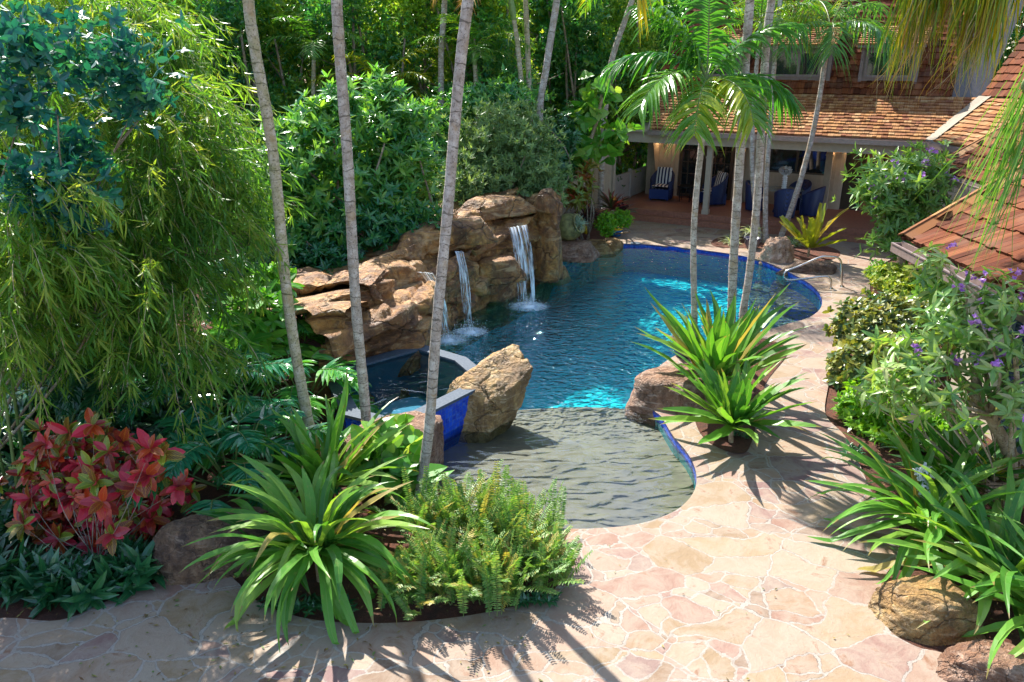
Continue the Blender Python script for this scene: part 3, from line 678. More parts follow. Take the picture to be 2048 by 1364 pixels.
g = G(); prism(g, px([(1015, 822), (1090, 816), (1160, 814), (1230, 816), (1300, 824), (1360, 850), (1440, 960), (1430, 1030), (1330, 1100), (1130, 1120), (900, 1100), (800, 1000), (835, 890), (960, 850)], -.26), -1.6, -.26); g.build('sun_shelf', M['shelf'], pool)
for i, (zz, lst) in enumerate(((-.38, [(1575, 545), (1540, 575), (1560, 610), (1640, 622), (1700, 600), (1660, 545)]), (-.62, [(1540, 545), (1500, 585), (1530, 640), (1640, 660), (1720, 600), (1640, 530)]))):
    g = G(); prism(g, closed_curve(px(lst, zz), 6), -1.6, zz); g.build('pool_step', M['shelf'], pool)
g = G(); prism(g, POOL, -1.7, WZ); tag(g.build('water', M['water'], None, (3, 12, 0)), kind='structure')

# spa
spa = thing('hot_tub', (*(SPA.mean(0)), .0), 'raised square spa with blue tile face and grey coping by the rock wall', 'hot tub')
cen = SPA.mean(0); inner = cen + (SPA - cen) * .80
def inset(poly, d):
    poly = np.asarray(poly, float); n = len(poly); out = []
    ar = np.sum(poly[:, 0] * np.roll(poly[:, 1], -1) - np.roll(poly[:, 0], -1) * poly[:, 1])
    sg = 1 if ar > 0 else -1
    for i in range(n):
        a, b, c = poly[i - 1], poly[i], poly[(i + 1) % n]
        e1 = nrm(b - a); e2 = nrm(c - b); n1 = np.array([-e1[1], e1[0]]) * sg; n2 = np.array([-e2[1], e2[0]]) * sg
        m = nrm(n1 + n2); out.append(b + m * d / max(.4, m @ n1))
    return np.array(out)
inner = inset(SPA, .20)
g = G(); wallband(g, SPA, -1.4, .425); g.build('tile_wall', M['tile'], spa)
g = G(); wallband(g, inner, -.35, .44); V, f = flat(inner, [], -.35); g.add(V, f); g.build('basin', M['spa_floor'], spa)
g = G(); outer = inset(SPA, -.025)
V, f = flat(outer, [inner], .47); g.add(V, f); wallband(g, outer, .425, .47); wallband(g, inner, .38, .47); g.build('coping', M['coping'], spa)
g = G(); prism(g, closed_curve(cen + (inner - cen) * .45, 5), -.5, -.05); g.build('bench', M['spa_floor'], spa)
g = G(); prism(g, inset(inner, -.004), -.5, .43); tag(g.build('water', M['spa_water'], None, (*cen, 0)), kind='structure')

# planting beds: soil sheets just above the paving
for i, (nm, lst) in enumerate((('planting_bed', [(1392, 850), (1425, 890), (1480, 908), (1505, 880), (1530, 770), (1575, 700), (1500, 675), (1400, 695), (1380, 770)]),
                ('planting_bed', [(1422, 486), (1440, 495), (1500, 497), (1560, 500), (1600, 520), (1660, 520), (1680, 505), (1640, 490), (1540, 478), (1450, 474)]))):
    c = px(lst); V, f = flat(closed_curve(c, 6), [], .012); g = G(); g.add(V, f)
    tag(g.build(nm, M['soil'], None, c.mean(0)), kind='structure')

# ================================================================== rocks
def fbm(p, oc=4):
    return mnoise.fractal(Vector(p), .9, 2.1, oc)
def boulder(name, c, dims, mat, seed, label=None, parent=None, rot=0, planes=9, flat_top=True, p=14, amp=.10, res=64, lean=(0, 0), taper=0, shear=(0, 0), cat='boulder', group=None):
    rng = R(seed); N_ = [nrm(np.array([math.cos(a), math.sin(a), rng.uniform(-.15, .55)])) for a in np.linspace(0, 6.28, planes, endpoint=False) + rng.random(planes) * .5]
    D_ = list(rng.uniform(.78, 1.0, planes))
    if flat_top: N_.append(nrm(np.array([rng.normal() * .1 + lean[0], rng.normal() * .1 + lean[1], 1]))); D_.append(.80)
    for _ in range(4): N_.append(nrm(np.array([*rng.normal(size=2), 1.0]))); D_.append(rng.uniform(.86, 1.0))
    N_.append(np.array([0, 0, -1.])); D_.append(.9)
    N_ = np.array(N_); D_ = np.array(D_)
    th = np.linspace(0, 2 * math.pi, res, endpoint=False); ph = np.linspace(-math.pi / 2 + .001, math.pi / 2 - .001, res * 2 // 3)
    d = np.stack([np.cos(ph)[:, None] * np.cos(th), np.cos(ph)[:, None] * np.sin(th), np.sin(ph)[:, None] * np.ones_like(th)], -1)
    k = np.maximum(0, d @ N_.T) / D_
    r = (k ** p).sum(-1) ** (-1 / p)
    Q = d * r[..., None]
    sh = Q.shape[:2]; flatQ = Q.reshape(-1, 3); o = rng.random(3) * 50
    disp = np.array([fbm(q * 1.5 + o, 5) * amp + amp * .5 * (abs(fbm(q * 4.0 + o + 7, 3))) - amp * .9 * max(0, .06 - abs(fbm(q * 1.1 + o + 20, 2))) / .06 * .6 for q in flatQ])
    disp = disp + np.array([.018 * mnoise.fractal(Vector(q * 9 + o), .8, 2.2, 3) for q in flatQ]); flatQ = flatQ * (1 + disp)[:, None]
    cr, sr = math.cos(rot), math.sin(rot); W = flatQ * np.asarray(dims); zq = flatQ[:, 2:3]; W = W * np.concatenate([1 + taper * zq, 1 + taper * zq, np.ones_like(zq)], 1) + np.concatenate([shear[0] * zq, shear[1] * zq, 0 * zq], 1)
    W = np.stack([W[:, 0] * cr - W[:, 1] * sr, W[:, 0] * sr + W[:, 1] * cr, W[:, 2]], 1)
    g = G(); g.grid((W + np.asarray(c)).reshape(*sh, 3), closed=True)
    o = g.build(name, mat, parent, None if parent is not None else np.asarray(c) - [0, 0, dims[2] * .6], smooth=True)
    if label: tag(o, label, cat, group)
    return o

# rock wall with the three falls
FW = [(P(640, 800, .2), 1.0, 1.35), (P(690, 768, .45), 1.05, 1.45), (P(760, 728, .45), 1.12, 1.5), (P(838, 702, .45), 1.2, 1.62), (P(876, 690, -.1), 1.1, 1.6), (P(903, 668, -.1), 1.2, 1.65), (P(942, 640, -.1), 1.35, 1.78),
      (P(985, 615, -.1), 1.40, 1.85), (P(1022, 599, -.1), 1.48, 1.98), (P(1066, 577, -.1), 1.55, 2.05), (P(1100, 556, -.1), 1.95, 2.2), (P(1112, 533, -.1), 1.9, 2.1)]
fp = np.array([f[0][:2] for f in FW]); hh = np.array([f[1:] for f in FW])
NS, NT = 330, 120
fc = bez(np.c_[fp, hh[:, :1]], 11 * 30)[:, :]; h2c = bez(np.c_[fp, hh[:, 1:]], 11 * 30)
NS = len(fc); T2 = nrm(np.gradient(fc[:, :2], axis=0)); out2 = np.stack([T2[:, 1], -T2[:, 0]], 1)
arc = np.concatenate([[0], np.cumsum(np.linalg.norm(np.diff(fc[:, :2], axis=0), axis=1))])
rw = thing('rock_waterfall_wall', (fp.mean(0)[0], fp.mean(0)[1], 0), 'long layered brown rock wall with water spilling from its ledges', 'rock wall')
prof_t = np.linspace(0, 1, NT)
g = G(); Q = np.zeros((NS, NT, 3)); 
kx = np.array([0, .12, .30, .42, .50, .56, .60, .70, .73, .80, .86, .90, 1.0])
for i in range(NS):
    h1 = fc[i, 2]; h2 = h2c[i, 2]; wob = .12 * math.sin(arc[i] * 1.7) + .07 * math.sin(arc[i] * 4.1)
    off = np.interp(prof_t, kx, [.0, .0, .06 + wob * .3, .02, .0, .05, .16, .62, .66, .70, .76, .95, 2.6])
    zz = np.interp(prof_t, kx, [-.7, -.1, h1 * .45, h1 * .8, h1 * .93, h1 * .99, h1 + .01, h1 + .03, h1 + .10, h2 - .12, h2 - .02, h2, h2 - .35])
    dz = np.gradient(zz); do = np.gradient(off); nn = np.stack([dz, do], 1); nn /= np.linalg.norm(nn, axis=1, keepdims=True) + 1e-9
    for j in range(NT):
        s_ = arc[i]; z_ = zz[j] + off[j] * .55
        q = Vector((s_ * .62 + .25 * math.sin(z_ * 2.1 + s_), z_ * 1.9 + .22 * math.sin(s_ * 1.7), off[j] * .6))
        dist, pts_ = mnoise.voronoi(q); cell = mnoise.cell(pts_[0] * 7.3)
        edge = dist[1] - dist[0]
        q2 = Vector((s_ * 2.6 + 9, z_ * 4.6 + .3 * math.sin(s_ * 5), 3.3)); d2, p2 = mnoise.voronoi(q2)
        disp = .26 * (cell - .45) * min(1, edge / .12) - .13 * max(0, 1 - edge / .10) + .025 * (mnoise.cell(p2[0] * 5.1) - .5) * min(1, (d2[1] - d2[0]) / .15) - .008 * max(0, 1 - (d2[1] - d2[0]) / .09)
        disp += .06 * mnoise.fractal(Vector((s_ * 1.3, z_ * 2, off[j])), .8, 2.2, 5) + .022 * mnoise.fractal(Vector((s_ * 7, z_ * 10, off[j] * 6)), .8, 2.2, 3)
        if zz[j] < -.12: disp *= .4
        o_ = off[j] - disp * nn[j, 0]; z2 = zz[j] + disp * nn[j, 1] * .7
        Q[i, j] = (fc[i, 0] - out2[i, 0] * o_, fc[i, 1] - out2[i, 1] * o_, z2)
g.grid(Q, flip=True); g.build('wall_face', M['rock'], rw, smooth=True)
# ends and protruding blocks
blk = [(P(812, 600, .8) + [0, .45, .0], (.46, .42, .55), .98, .3), (P(735, 620, .8) + [0, .5, 0], (.5, .4, .5), .95, .5), (P(762, 575, 1.2) + [0, .5, 0], (.62, .45, .34), 1.25, .2),
       (P(855, 500, 1.5) + [0, .7, 0], (.75, .4, .25), 1.55, .5), (P(920, 470, 1.7) + [0, .5, 0], (.6, .4, .30), 1.70, .6), (P(985, 425, 1.9) + [0, 1.1, 0], (.95, .45, .24), 1.86, .6),
       (P(1088, 400, 1.9) + [0, .2, 0], (.34, .75, .40), 1.66, .5), (P(1095, 480, 1.0) + [0, .1, 0], (.30, .5, .85), .8, .3), (P(995, 540, .8) + [0, .3, 0], (.55, .35, .30), .75, .5), (P(960, 570, .5) + [0, .4, 0], (.42, .3, .22), .45, .55), (P(1085, 385, 2.2) + [0.1, .5, 0], (.22, .3, .30), 1.95, .1)]
for i, (c, d, z, r_) in enumerate(blk):
    c = np.array([c[0], c[1], z]); boulder('rock_block', c, d, M['rock'], 40 + i, parent=rw, rot=r_, amp=.07, res=64, p=20)

def waterfall(top_l, top_r, foot_l, foot_r, label, seed, back=.16):
    rng = R(seed); K = 28; nS = 16; t = np.linspace(0, 1, K)
    Q = []
    for a in np.linspace(0, 1, nS):
        tp = top_l + (top_r - top_l) * a; ft = foot_l + (foot_r - foot_l) * a
        bk = nrm(tp - ft) * [1, 1, 0]; st = tp + np.array([bk[0], bk[1], 0]) * back
        hz = np.concatenate([[0, .08], np.linspace(.16, 1, K - 2)]) ** 1.0
        xy = tp[:2] + (ft - tp)[:2] * (hz ** .62)[:, None]; z = tp[2] + (ft[2] - tp[2]) * hz ** 1.05
        pts = np.c_[xy, z]; pts[0] = [st[0], st[1], tp[2] + .015]; pts[1] = tp + [0, 0, .012]
        pts += rng.normal(size=3) * .006 + .012 * np.sin(a * 31 + t * 5)[:, None] * np.array([1, .6, 0])
        Q.append(pts)
    Q = np.array(Q); wd = np.linalg.norm(top_r - top_l)
    uv = np.stack(np.broadcast_arrays(np.linspace(0, 1, nS)[:, None] * max(.5, wd * 2), t[None] * 1.5), -1)
    th = thing('waterfall', (foot_l + foot_r) / 2, label, 'waterfall'); g = G(); g.grid(Q, uv); g.build('water_sheet', M['fall'], th, smooth=True)
    g = G(); c = (foot_l + foot_r) / 2; c[2] = WZ + .012; rad = .48 + wd * .4
    rr_ = np.linspace(0, 1, 16); an = np.linspace(0, 6.283, 40, endpoint=False)
    D = np.array([[c + [math.cos(a) * r * rad * 1.25, math.sin(a) * r * rad, .03 * math.sin(r * 20) * (1 - r)] for a in an] for r in rr_])
    uv = np.stack(np.broadcast_arrays(rr_[:, None], (an / 6.283)[None]), -1); g.grid(D, uv, closed=True); g.build('foam_patch', M['foam'], th, smooth=True)
    g = G(); n = 260; a = rng.random(n) * 6.28; r = np.abs(rng.normal(size=n)) * rad * .42; b = c + np.stack([np.cos(a) * r, np.sin(a) * r, np.abs(rng.normal(size=n)) * .12 * np.exp(-r * 2) + .01], 1)
    dia(g, b, rdir(rng, n), rdir(rng, n), rng.uniform(.012, .035, n), rng.uniform(.01, .022, n)); tag(g.build('splash_drops', M['white_ceramic'], th), kind='stuff')
waterfall(C(836, 545, 13.75), C(866, 547, 13.75), P(884, 684, WZ), P(904, 676, WZ), 'narrow waterfall nearest the spa, falling from the low left ledge', 1)
waterfall(C(909, 505, 15.1), C(926, 505, 15.1), P(932, 668, WZ), P(946, 660, WZ), 'thin middle waterfall between two others on the rock wall', 2)
waterfall(C(1015, 458, 16.75), C(1054, 452, 16.95), P(1038, 620, WZ), P(1072, 606, WZ), 'widest and farthest waterfall pouring from the highest ledge', 3)

boulder('boulder', P(968, 842, -.1) * [1, 1, 0] + [.0, .10, .16], (.54, .40, .52), M['rock_tan'], 5, 'tall cracked tan boulder between the spa and the sun shelf', rot=.35, planes=6, amp=.08, lean=(-.18, -.7), res=130, taper=.26, shear=(.14, .12), p=26)
boulder('boulder', P(800, 905, .2) * [1, 1, 0] + [-.08, .08, .20], (.74, .55, .52), M['rock_pink'], 6, 'flat topped pinkish boulder at the near corner of the spa', rot=.3, amp=.07, res=80)
boulder('boulder', P(1362, 805, 0) * [1, 1, 0] + [-.02, .12, .10], (.82, .62, .42), M['rock_pink'], 7, 'broad flat pink boulder at the pool edge under the strap leaved plant', rot=.05, amp=.05, res=100, p=8)
boulder('boulder', P(430, 1105, .2) * [1, 1, 0] + [0.0, .15, .16], (.80, .42, .42), M['rock_brown'], 8, 'dark brown boulder in the shade beside the red leaved bush', rot=.35, amp=.08, res=90, p=7)
boulder('boulder', P(1850, 1225, .1) * [1, 1, 0] + [.05, .05, .08], (.46, .30, .30), M['rock_tan'], 9, 'ochre boulder under the strap leaves at the right edge of the paving', rot=-.35, amp=.10, res=90)
boulder('boulder', P(1985, 1335, .1) * [1, 1, 0] + [.08, 0, .03], (.50, .28, .24), M['rock_pink'], 10, 'low rounded boulder in the bottom right corner of the terrace', rot=-.3, amp=.10, res=90)
boulder('boulder', P(1140, 500, .2) * [1, 1, 0] + [0, .25, .16], (.78, .55, .26), M['rock_pink'], 11, 'flat ledge boulder carrying the tilted urn at the back of the pool', rot=-.1, amp=.06, res=80)
boulder('boulder', P(1185, 500, 0) * [1, 1, 0] + [0.12, .25, .02], (.42, .40, .24), M['rock_tan'], 12, 'square coping rock right of the urn ledge', rot=.1, amp=.05, group=None)
boulder('boulder', P(1227, 493, 0) * [1, 1, 0] + [0.0, .22, .0], (.36, .38, .20), M['rock_tan'], 13, 'last small coping rock beside the far pool corner with blue tile', rot=-.1, amp=.05)
boulder('boulder', P(1115, 545, 0) * [1, 1, 0] + [0, .1, -.05], (.32, .40, .25), M['rock_tan'], 14, 'low wet rock at the foot of the wall below the urn ledge', rot=.4, amp=.06)
boulder('boulder', P(672, 780, .2) * [1, 1, 0] + [-.15, .0, .25], (.35, .4, .45), M['rock'], 15, 'brown rock behind the leaning palm trunk left of the spa', rot=.4, amp=.1)

# ================================================================== HOUSE
def shingles(g, poly, exposure, wid, rng, mi=0, base=True, jag=.25):
    poly = np.array(poly, float); O = poly[0]; U = nrm(poly[1] - poly[0]); N = nrm(np.cross(poly[1] - poly[0], poly[-1] - poly[0]))
    if N[2] < 0: N = -N
    Vd = np.cross(N, U); Vd = Vd if Vd @ (poly[-1] - poly[0]) > 0 else -Vd
    ab = np.stack([(poly - O) @ U, (poly - O) @ Vd], 1); b = ab[:, 1].min()
    if base: g.add(poly - N * .01, np.array([list(range(len(poly)))]), None, .5, mi)
    while b < ab[:, 1].max():
        xs = []; bm = b + exposure * .5
        for i in range(len(ab)):
            p, q = ab[i], ab[(i + 1) % len(ab)]
            if (p[1] <= bm) != (q[1] <= bm): xs.append(p[0] + (q[0] - p[0]) * (bm - p[1]) / (q[1] - p[1]))
        if len(xs) >= 2:
            a, a1 = min(xs), max(xs)
            while a < a1 - .01:
                w_ = min(wid * rng.uniform(.6, 1.35), a1 - a); jj = rng.normal() * exposure * jag * .3; h = .034 + rng.random() * .022; gp_ = .004
                def pt(x, y, z): return O + U * x + Vd * y + N * z
                b0 = b + jj; b1 = b + exposure * 1.22
                Vv = [pt(a, b0, h), pt(a + w_ - gp_, b0, h), pt(a + w_ - gp_, b1, .006), pt(a, b1, .006), pt(a, b0, -.004), pt(a + w_ - gp_, b0, -.004), pt(a + w_ - gp_, b1, -.004), pt(a, b1, -.004)]
                uvv = [(a, b0), (a + w_, b0), (a + w_, b1), (a, b1)] * 2
                g.add(Vv, [(0, 1, 2, 3), (4, 5, 1, 0), (5, 6, 2, 1), (7, 4, 0, 3)], uvv, rng.random(), mi); a += w_
        b += exposure

house = thing('house', HA, 'two storey house with cedar shake roof and a shaded porch behind the pool', 'house')
rh = R(77)
ZE, TJ, ZJ = 2.97, 2.0, 4.03; TW = 3.4
def onT(u, v, t):
    r = ray(u, v); o = CAM - HA; return CAM + r * ((t - o @ HN) / (r @ HN))
VC0, VC1 = onT(1852, 272, -.12), onT(1962, 189, TJ); VC0[2] = ZE; VC1[2] = ZJ
SR = float((VC1 - HA) @ HD); SQ = float((onT(1905, 185, TJ) - HA) @ HD)
# deck, steps
g = G(); g.hbox(-1.0, 9.4, .35, 6.2, -.02, .34); g.hbox(-1.0, 9.4, .0, .348, -.02, .17); g.build('porch_deck', M['deck'], house)
# walls of the porch
g = G(); Z0 = .34
g.hbox(-.75, .45, TW, TW + .15, Z0, 2.9); g.hbox(2.42, 3.55, TW, TW + .15, Z0, 2.9)
g.hbox(.45, 2.42, TW, TW + .15, 2.42, 2.9); g.hbox(3.55, 5.45, TW, TW + .15, Z0, 1.42); g.hbox(3.55, 5.45, TW, TW + .15, 2.45, 2.9)
g.hbox(5.45, 6.0, TW, TW + .15, Z0, 2.9); g.hbox(6.0, 7.9, TW, TW + .15, 2.42, 2.9); g.hbox(7.9, 9.6, TW, TW + .15, Z0, 2.9)
sb = np.arange(-.7, 9.6, .14)
for s_ in sb:
    for a, b, z0, z1 in ((-.75, .45, Z0, 2.9), (2.42, 3.55, Z0, 2.9), (3.55, 5.45, Z0, 1.40), (5.45, 6.0, Z0, 2.9), (7.9, 9.6, Z0, 2.9)):
        if a + .03 < s_ < b - .03: g.hbox(s_ - .014, s_ + .014, TW - .014, TW + .01, z0, z1)
g.build('porch_wall', M['siding'], house)
g = G(); g.hbox(-1.2, 10.2, .0, TW + .15, 2.84, 2.88); g.build('porch_ceiling', M['soffit'], house)
g = G(); g.hbox(-1.2, 9.0, .12, .34, 2.52, 2.838); g.hbox(-1.2, -1.0, .342, TW, 2.52, 2.838); g.build('porch_beam', M['trim'], house)
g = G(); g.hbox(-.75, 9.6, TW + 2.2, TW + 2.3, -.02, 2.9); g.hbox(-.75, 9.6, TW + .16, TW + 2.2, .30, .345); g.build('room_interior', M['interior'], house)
def post(s_, t_, z0=.34, w_=.17):
    g = G(); g.hbox(s_ - w_ / 2, s_ + w_ / 2, t_ - w_ / 2, t_ + w_ / 2, z0, 2.52)
    g.hbox(s_ - w_ / 2 - .02, s_ + w_ / 2 + .02, t_ - w_ / 2 - .02, t_ + w_ / 2 + .02, z0, z0 + .14, 0); g.hbox(s_ - w_ / 2 - .02, s_ + w_ / 2 + .02, t_ - w_ / 2 - .02, t_ + w_ / 2 + .02, 2.1, 2.16)
    g.build('porch_post', M['trim'], house)
post(2.35, .5); post(5.55, TW - .3, .34, .2); post(2.75, TW - .3, .34, .2); post(-1.08, .62, .0, .2); post(8.6, .5)
def window(s0, s1, t, z0, z1, panes, fm, depth=.06, rows=1, parent=house, name='window', pm='glass', fw=.055):
    g = G(); g.hbox(s0, s1, t - depth, t, z0, z0 + fw); g.hbox(s0, s1, t - depth, t, z1 - fw, z1)
    g.hbox(s0, s0 + fw, t - depth, t, z0 + fw, z1 - fw); g.hbox(s1 - fw, s1, t - depth, t, z0 + fw, z1 - fw)
    for k in range(1, panes):
        s_ = s0 + (s1 - s0) * k / panes; g.hbox(s_ - fw * .6, s_ + fw * .6, t - depth, t, z0 + fw, z1 - fw)
    for k in range(1, rows):
        z = z0 + (z1 - z0) * k / rows; g.hbox(s0 + fw, s1 - fw, t - depth * .8, t - .01, z - .012, z + .012)
    f_ = g.build(name, M[fm], parent)
    g = G(); g.hbox(s0 + fw * .5, s1 - fw * .5, t - depth * .45, t - depth * .3, z0 + fw * .5, z1 - fw * .5); g.build('pane', M[pm], f_ if False else parent)
    return f_
def part_of(o, child):  # make child a sub-part of o (both in the same thing's frame)
    child.parent = o
def window2(s0, s1, t, z0, z1, panes, fm, depth=.06, rows=1, cols_=0, parent=house, name='window', fw=.055):
    g = G(); g.hbox(s0, s1, t - depth, t, z0, z0 + fw); g.hbox(s0, s1, t - depth, t, z1 - fw, z1)
    g.hbox(s0, s0 + fw, t - depth, t, z0 + fw, z1 - fw); g.hbox(s1 - fw, s1, t - depth, t, z0 + fw, z1 - fw)
    for k in range(1, panes):
        s_ = s0 + (s1 - s0) * k / panes; g.hbox(s_ - fw * .6, s_ + fw * .6, t - depth, t, z0 + fw, z1 - fw)
    for k in range(1, rows):
        z = z0 + (z1 - z0) * k / rows; g.hbox(s0 + fw, s1 - fw, t - depth * .8, t - .01, z - .012, z + .012)
    for k in range(1, cols_):
        s_ = s0 + (s1 - s0) * k / cols_; g.hbox(s_ - .012, s_ + .012, t - depth * .82, t - .012, z0 + fw, z1 - fw)
    f_ = g.build(name, M[fm], parent)
    g = G(); g.hbox(s0 + fw * .5, s1 - fw * .5, t - depth * .45, t - depth * .3, z0 + fw * .5, z1 - fw * .5); p_ = g.build('pane', M['glass'], parent); part_of(f_, p_)
    return f_
window2(3.55, 5.45, TW + .05, 1.42, 2.45, 2, 'dark_frame')
window2(.47, 1.44, TW + .05, .36, 2.42, 1, 'dark_frame', rows=5, cols_=3, name='french_door', fw=.11)
window2(1.45, 2.40, TW + .05, .36, 2.42, 1, 'dark_frame', rows=5, cols_=3, name='french_door', fw=.11)
window2(6.62, 7.88, TW + .05, .40, 2.42, 2, 'wood_door', rows=2, name='entry_door', fw=.13)
g = G(); g.hbox(6.62, 7.88, TW - .03, TW + .0, .40, .95); g.build('door_panel', M['wood_door'], house)
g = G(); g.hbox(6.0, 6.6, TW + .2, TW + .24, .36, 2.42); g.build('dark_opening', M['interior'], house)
for s_, t_ in ((-.15, TW - .05), (2.62, TW - .42), (5.8, TW - .05)):
    g = G(); g.hbox(s_ - .06, s_ + .06, t_ - .09, t_ + .03, 2.18, 2.32); l_ = g.build('wall_lamp', M['dark_frame'], house)
    g = G(); g.hbox(s_ - .045, s_ + .045, t_ - .075, t_ + .0, 2.322, 2.40); q_ = g.build('lamp_shade', M['lamp'], house); part_of(l_, q_)
    ll = bpy.data.lights.new('lamp_light', 'POINT'); ll.energy = 4; ll.color = (1, .62, .3); ll.shadow_soft_size = .06; lo = bpy.data.objects.new('lamp_light', ll); COL.objects.link(lo); lo.location = tuple(HP(s_, t_ - .16, 2.36))
# railing at the left end
g = G()
for t_ in np.arange(.75, 4.3, .1): g.hbox(-1.0, -.97, t_, t_ + .085, .42, 1.22)
g.hbox(-1.03, -.94, .7, 4.3, 1.22, 1.27); g.hbox(-1.02, -.95, .7, 4.3, .36, .42)
for t_ in (.72, 2.3, 4.2): g.hbox(-1.05, -.92, t_, t_ + .12, .34, 1.36)
g.build('porch_railing', M['rail_wood'], house)
# lower roof
g = G(); shingles(g, [HP(.55, -.12, ZE), VC0, VC1, HP(.0, TJ, ZJ)], .165, .15, rh); g.build('lower_roof', M['shake'], house)
g = G(); g.hbox(.5, 8.45, -.10, .06, ZE - .16, ZE - .02); g.build('fascia_board', M['fascia'], house)
g = G()
for a, b in ((.5, 8.5),):
    g.hbox(a, b, -.26, -.24, ZE - .17, ZE - .05); g.hbox(a, b, -.24, -.11, ZE - .17, ZE - .15); g.hbox(a, b, -.27, -.235, ZE - .05, ZE - .035)
g.build('gutter', M['gutter'], house)
g = G(); g.add([HP(.5, -.1, ZE - .12), HP(.45, -.1, ZE + .0), HP(-.1, TJ, ZJ + .0), HP(-.1, TJ, ZJ - .14)], [(0, 1, 2, 3)]); g.add([HP(.5, 0, 2.86), HP(.5, -.1, ZE - .1), HP(-.08, TJ, ZJ - .12), HP(-.08, TJ, 2.86)], [(0, 1, 2, 3)]); g.build('gable_trim', M['trim'], house)
# mansard upper roof
MS = 1.54
def mt(z): return TJ + (z - ZJ) / MS
g = G(); shingles(g, [HP(-.25, mt(ZJ), ZJ), HP(SQ, mt(ZJ), ZJ), HP(SQ + .1, mt(7.6), 7.6), HP(.55, mt(7.6), 7.6)], .2, .17, rh); g.build('mansard_roof', M['shake_red'], house)
g = G(); g.add([HP(-.3, TJ - .02, ZJ - .1), HP(.5, mt(7.6), 7.6), HP(.5, 9, 7.6), HP(-.3, 9, ZJ - .1)], [(0, 1, 2, 3)]); g.add([HP(-.3, TJ, ZJ - .1), HP(-.3, 9, ZJ - .1), HP(-.3, 9, 0), HP(-.3, TJ + 1.6, 0)], [(0, 1, 2, 3)]); g.build('side_wall', M['siding'], house)
def dormer(s0, s1, wins):
    tf = 2.22; zr = 5.46
    g = G(); g.hbox(s0, s1, tf, tf + .1, 4.42, 5.45)
    for s_ in (s0, s1 - .09):
        tz = mt(zr + .34)
        g.add([HP(s_, tf + .1, 4.15), HP(s_, tf + .1, zr), HP(s_, tz, zr + .34), HP(s_ + .09, tf + .1, 4.15), HP(s_ + .09, tf + .1, zr), HP(s_ + .09, tz, zr + .34)], [(0, 1, 2), (3, 5, 4)]); g.hbox(s_, s_ + .09, tf - .02, tf + .101, 4.35, zr)
    g.hbox(s0 - .1, s1 + .1, tf - .22, tf + .1, zr - .10, zr - .02)
    d_ = g.build('dormer', M['window_frame'], house)
    g = G(); ov = .24; shingles(g, [HP(s0 - .12, tf - ov, zr - .02), HP(s1 + .12, tf - ov, zr - .02), HP(s1 + .12, mt(5.98), 5.98), HP(s0 - .12, mt(5.98), 5.98)], .15, .15, rh); r_ = g.build('dormer_roof', M['shake'], house); part_of(d_, r_)
    for a, b, n_ in wins:
        f_ = window2(a, b, tf - .004, 4.52, 5.28, n_, 'window_frame', .05, fw=.07)
dormer(1.35, 2.65, [(1.5, 2.5, 1)]); dormer(3.45, 5.35, [(3.6, 5.2, 2)]); dormer(6.15, 7.75, [(6.3, 7.6, 2)])
# cheek wall coloured as shaded and valley flashing at the right end
c0, c1 = VC0, VC1; es = P(2010, 304, ZE); wd = nrm((es - c0) * [1, 1, 0]); wn_ = nrm(np.array([-wd[1], wd[0], 0])); wn_ = wn_ if wn_[0] > 0 else -wn_
g = G(); g.add([c0 + [0, 0, .04], c0 + wd * .22 + [0, 0, .04], c1 + wd * .25 + [0, 0, .04], c1 + [-.05, 0, .04]], [(0, 1, 2, 3)]); g.add([c0 + wd * .22 + [0, 0, .04], c0 + wd * .38 + [0, 0, .07], c1 + wd * .42 + [0, 0, .07], c1 + wd * .25 + [0, 0, .04]], [(0, 1, 2, 3)]); g.build('valley_flashing', M['flashing'], house)
g = G(); q0 = HP(SQ, TJ, ZJ - .05); q1 = c1 + [.1, 0, 0]; t0_, t1_ = HP(SQ + .1, mt(7.6), 7.6), HP(SR + .9, mt(7.6), 7.6)
g.add([q0, q1, t1_, t0_, q0 + HN * .4, q1 + HN * .4, t1_ + HN * .4, t0_ + HN * .4], [(0, 1, 2, 3), (1, 5, 6, 2), (0, 3, 7, 4)]); g.build('cheek_wall', M['cheek_shaded'], house)
# right wing roofs of the house
e0 = c0 + wd * .35; e1 = c0 + wd * 11; jt0 = c1 + wd * .35; jt1 = jt0 + wd * 11
g = G(); shingles(g, [e0, e1, jt1, jt0], .2, .2, rh); g.build('wing_roof', M['shake'], house)
up2 = wn_ * 2.4 + UP * 3.6
g = G(); shingles(g, [jt0 - wd * .3 + [0, 0, .03], jt1 + [0, 0, .03], jt1 + up2, jt0 - wd * .6 + up2], .24, .22, rh); g.build('wing_upper_roof', M['shake_red'], house)
g = G(); m_ = (e0 + e1) / 2; L_ = np.linalg.norm(e1 - e0); ax_ = (nrm(e1 - e0), nrm(np.cross(UP, e1 - e0)), UP)
g.box(m_ + [-.02, 0, -.12], (L_, .05, .16), ax_); g.box(m_ + [-.16, 0, -.11], (L_, .02, .12), ax_); g.box(m_ + [-.09, 0, -.16], (L_, .12, .02), ax_); g.build('wing_gutter', M['gutter'], house)
wm_ = (e0 + e1) / 2 + wn_ * .6; g = G(); g.box(wm_ * [1, 1, 0] + [0, 0, 1.42], (10.6, .15, 2.84), (wd, wn_, UP)); g.build('wing_wall', M['siding'], house)

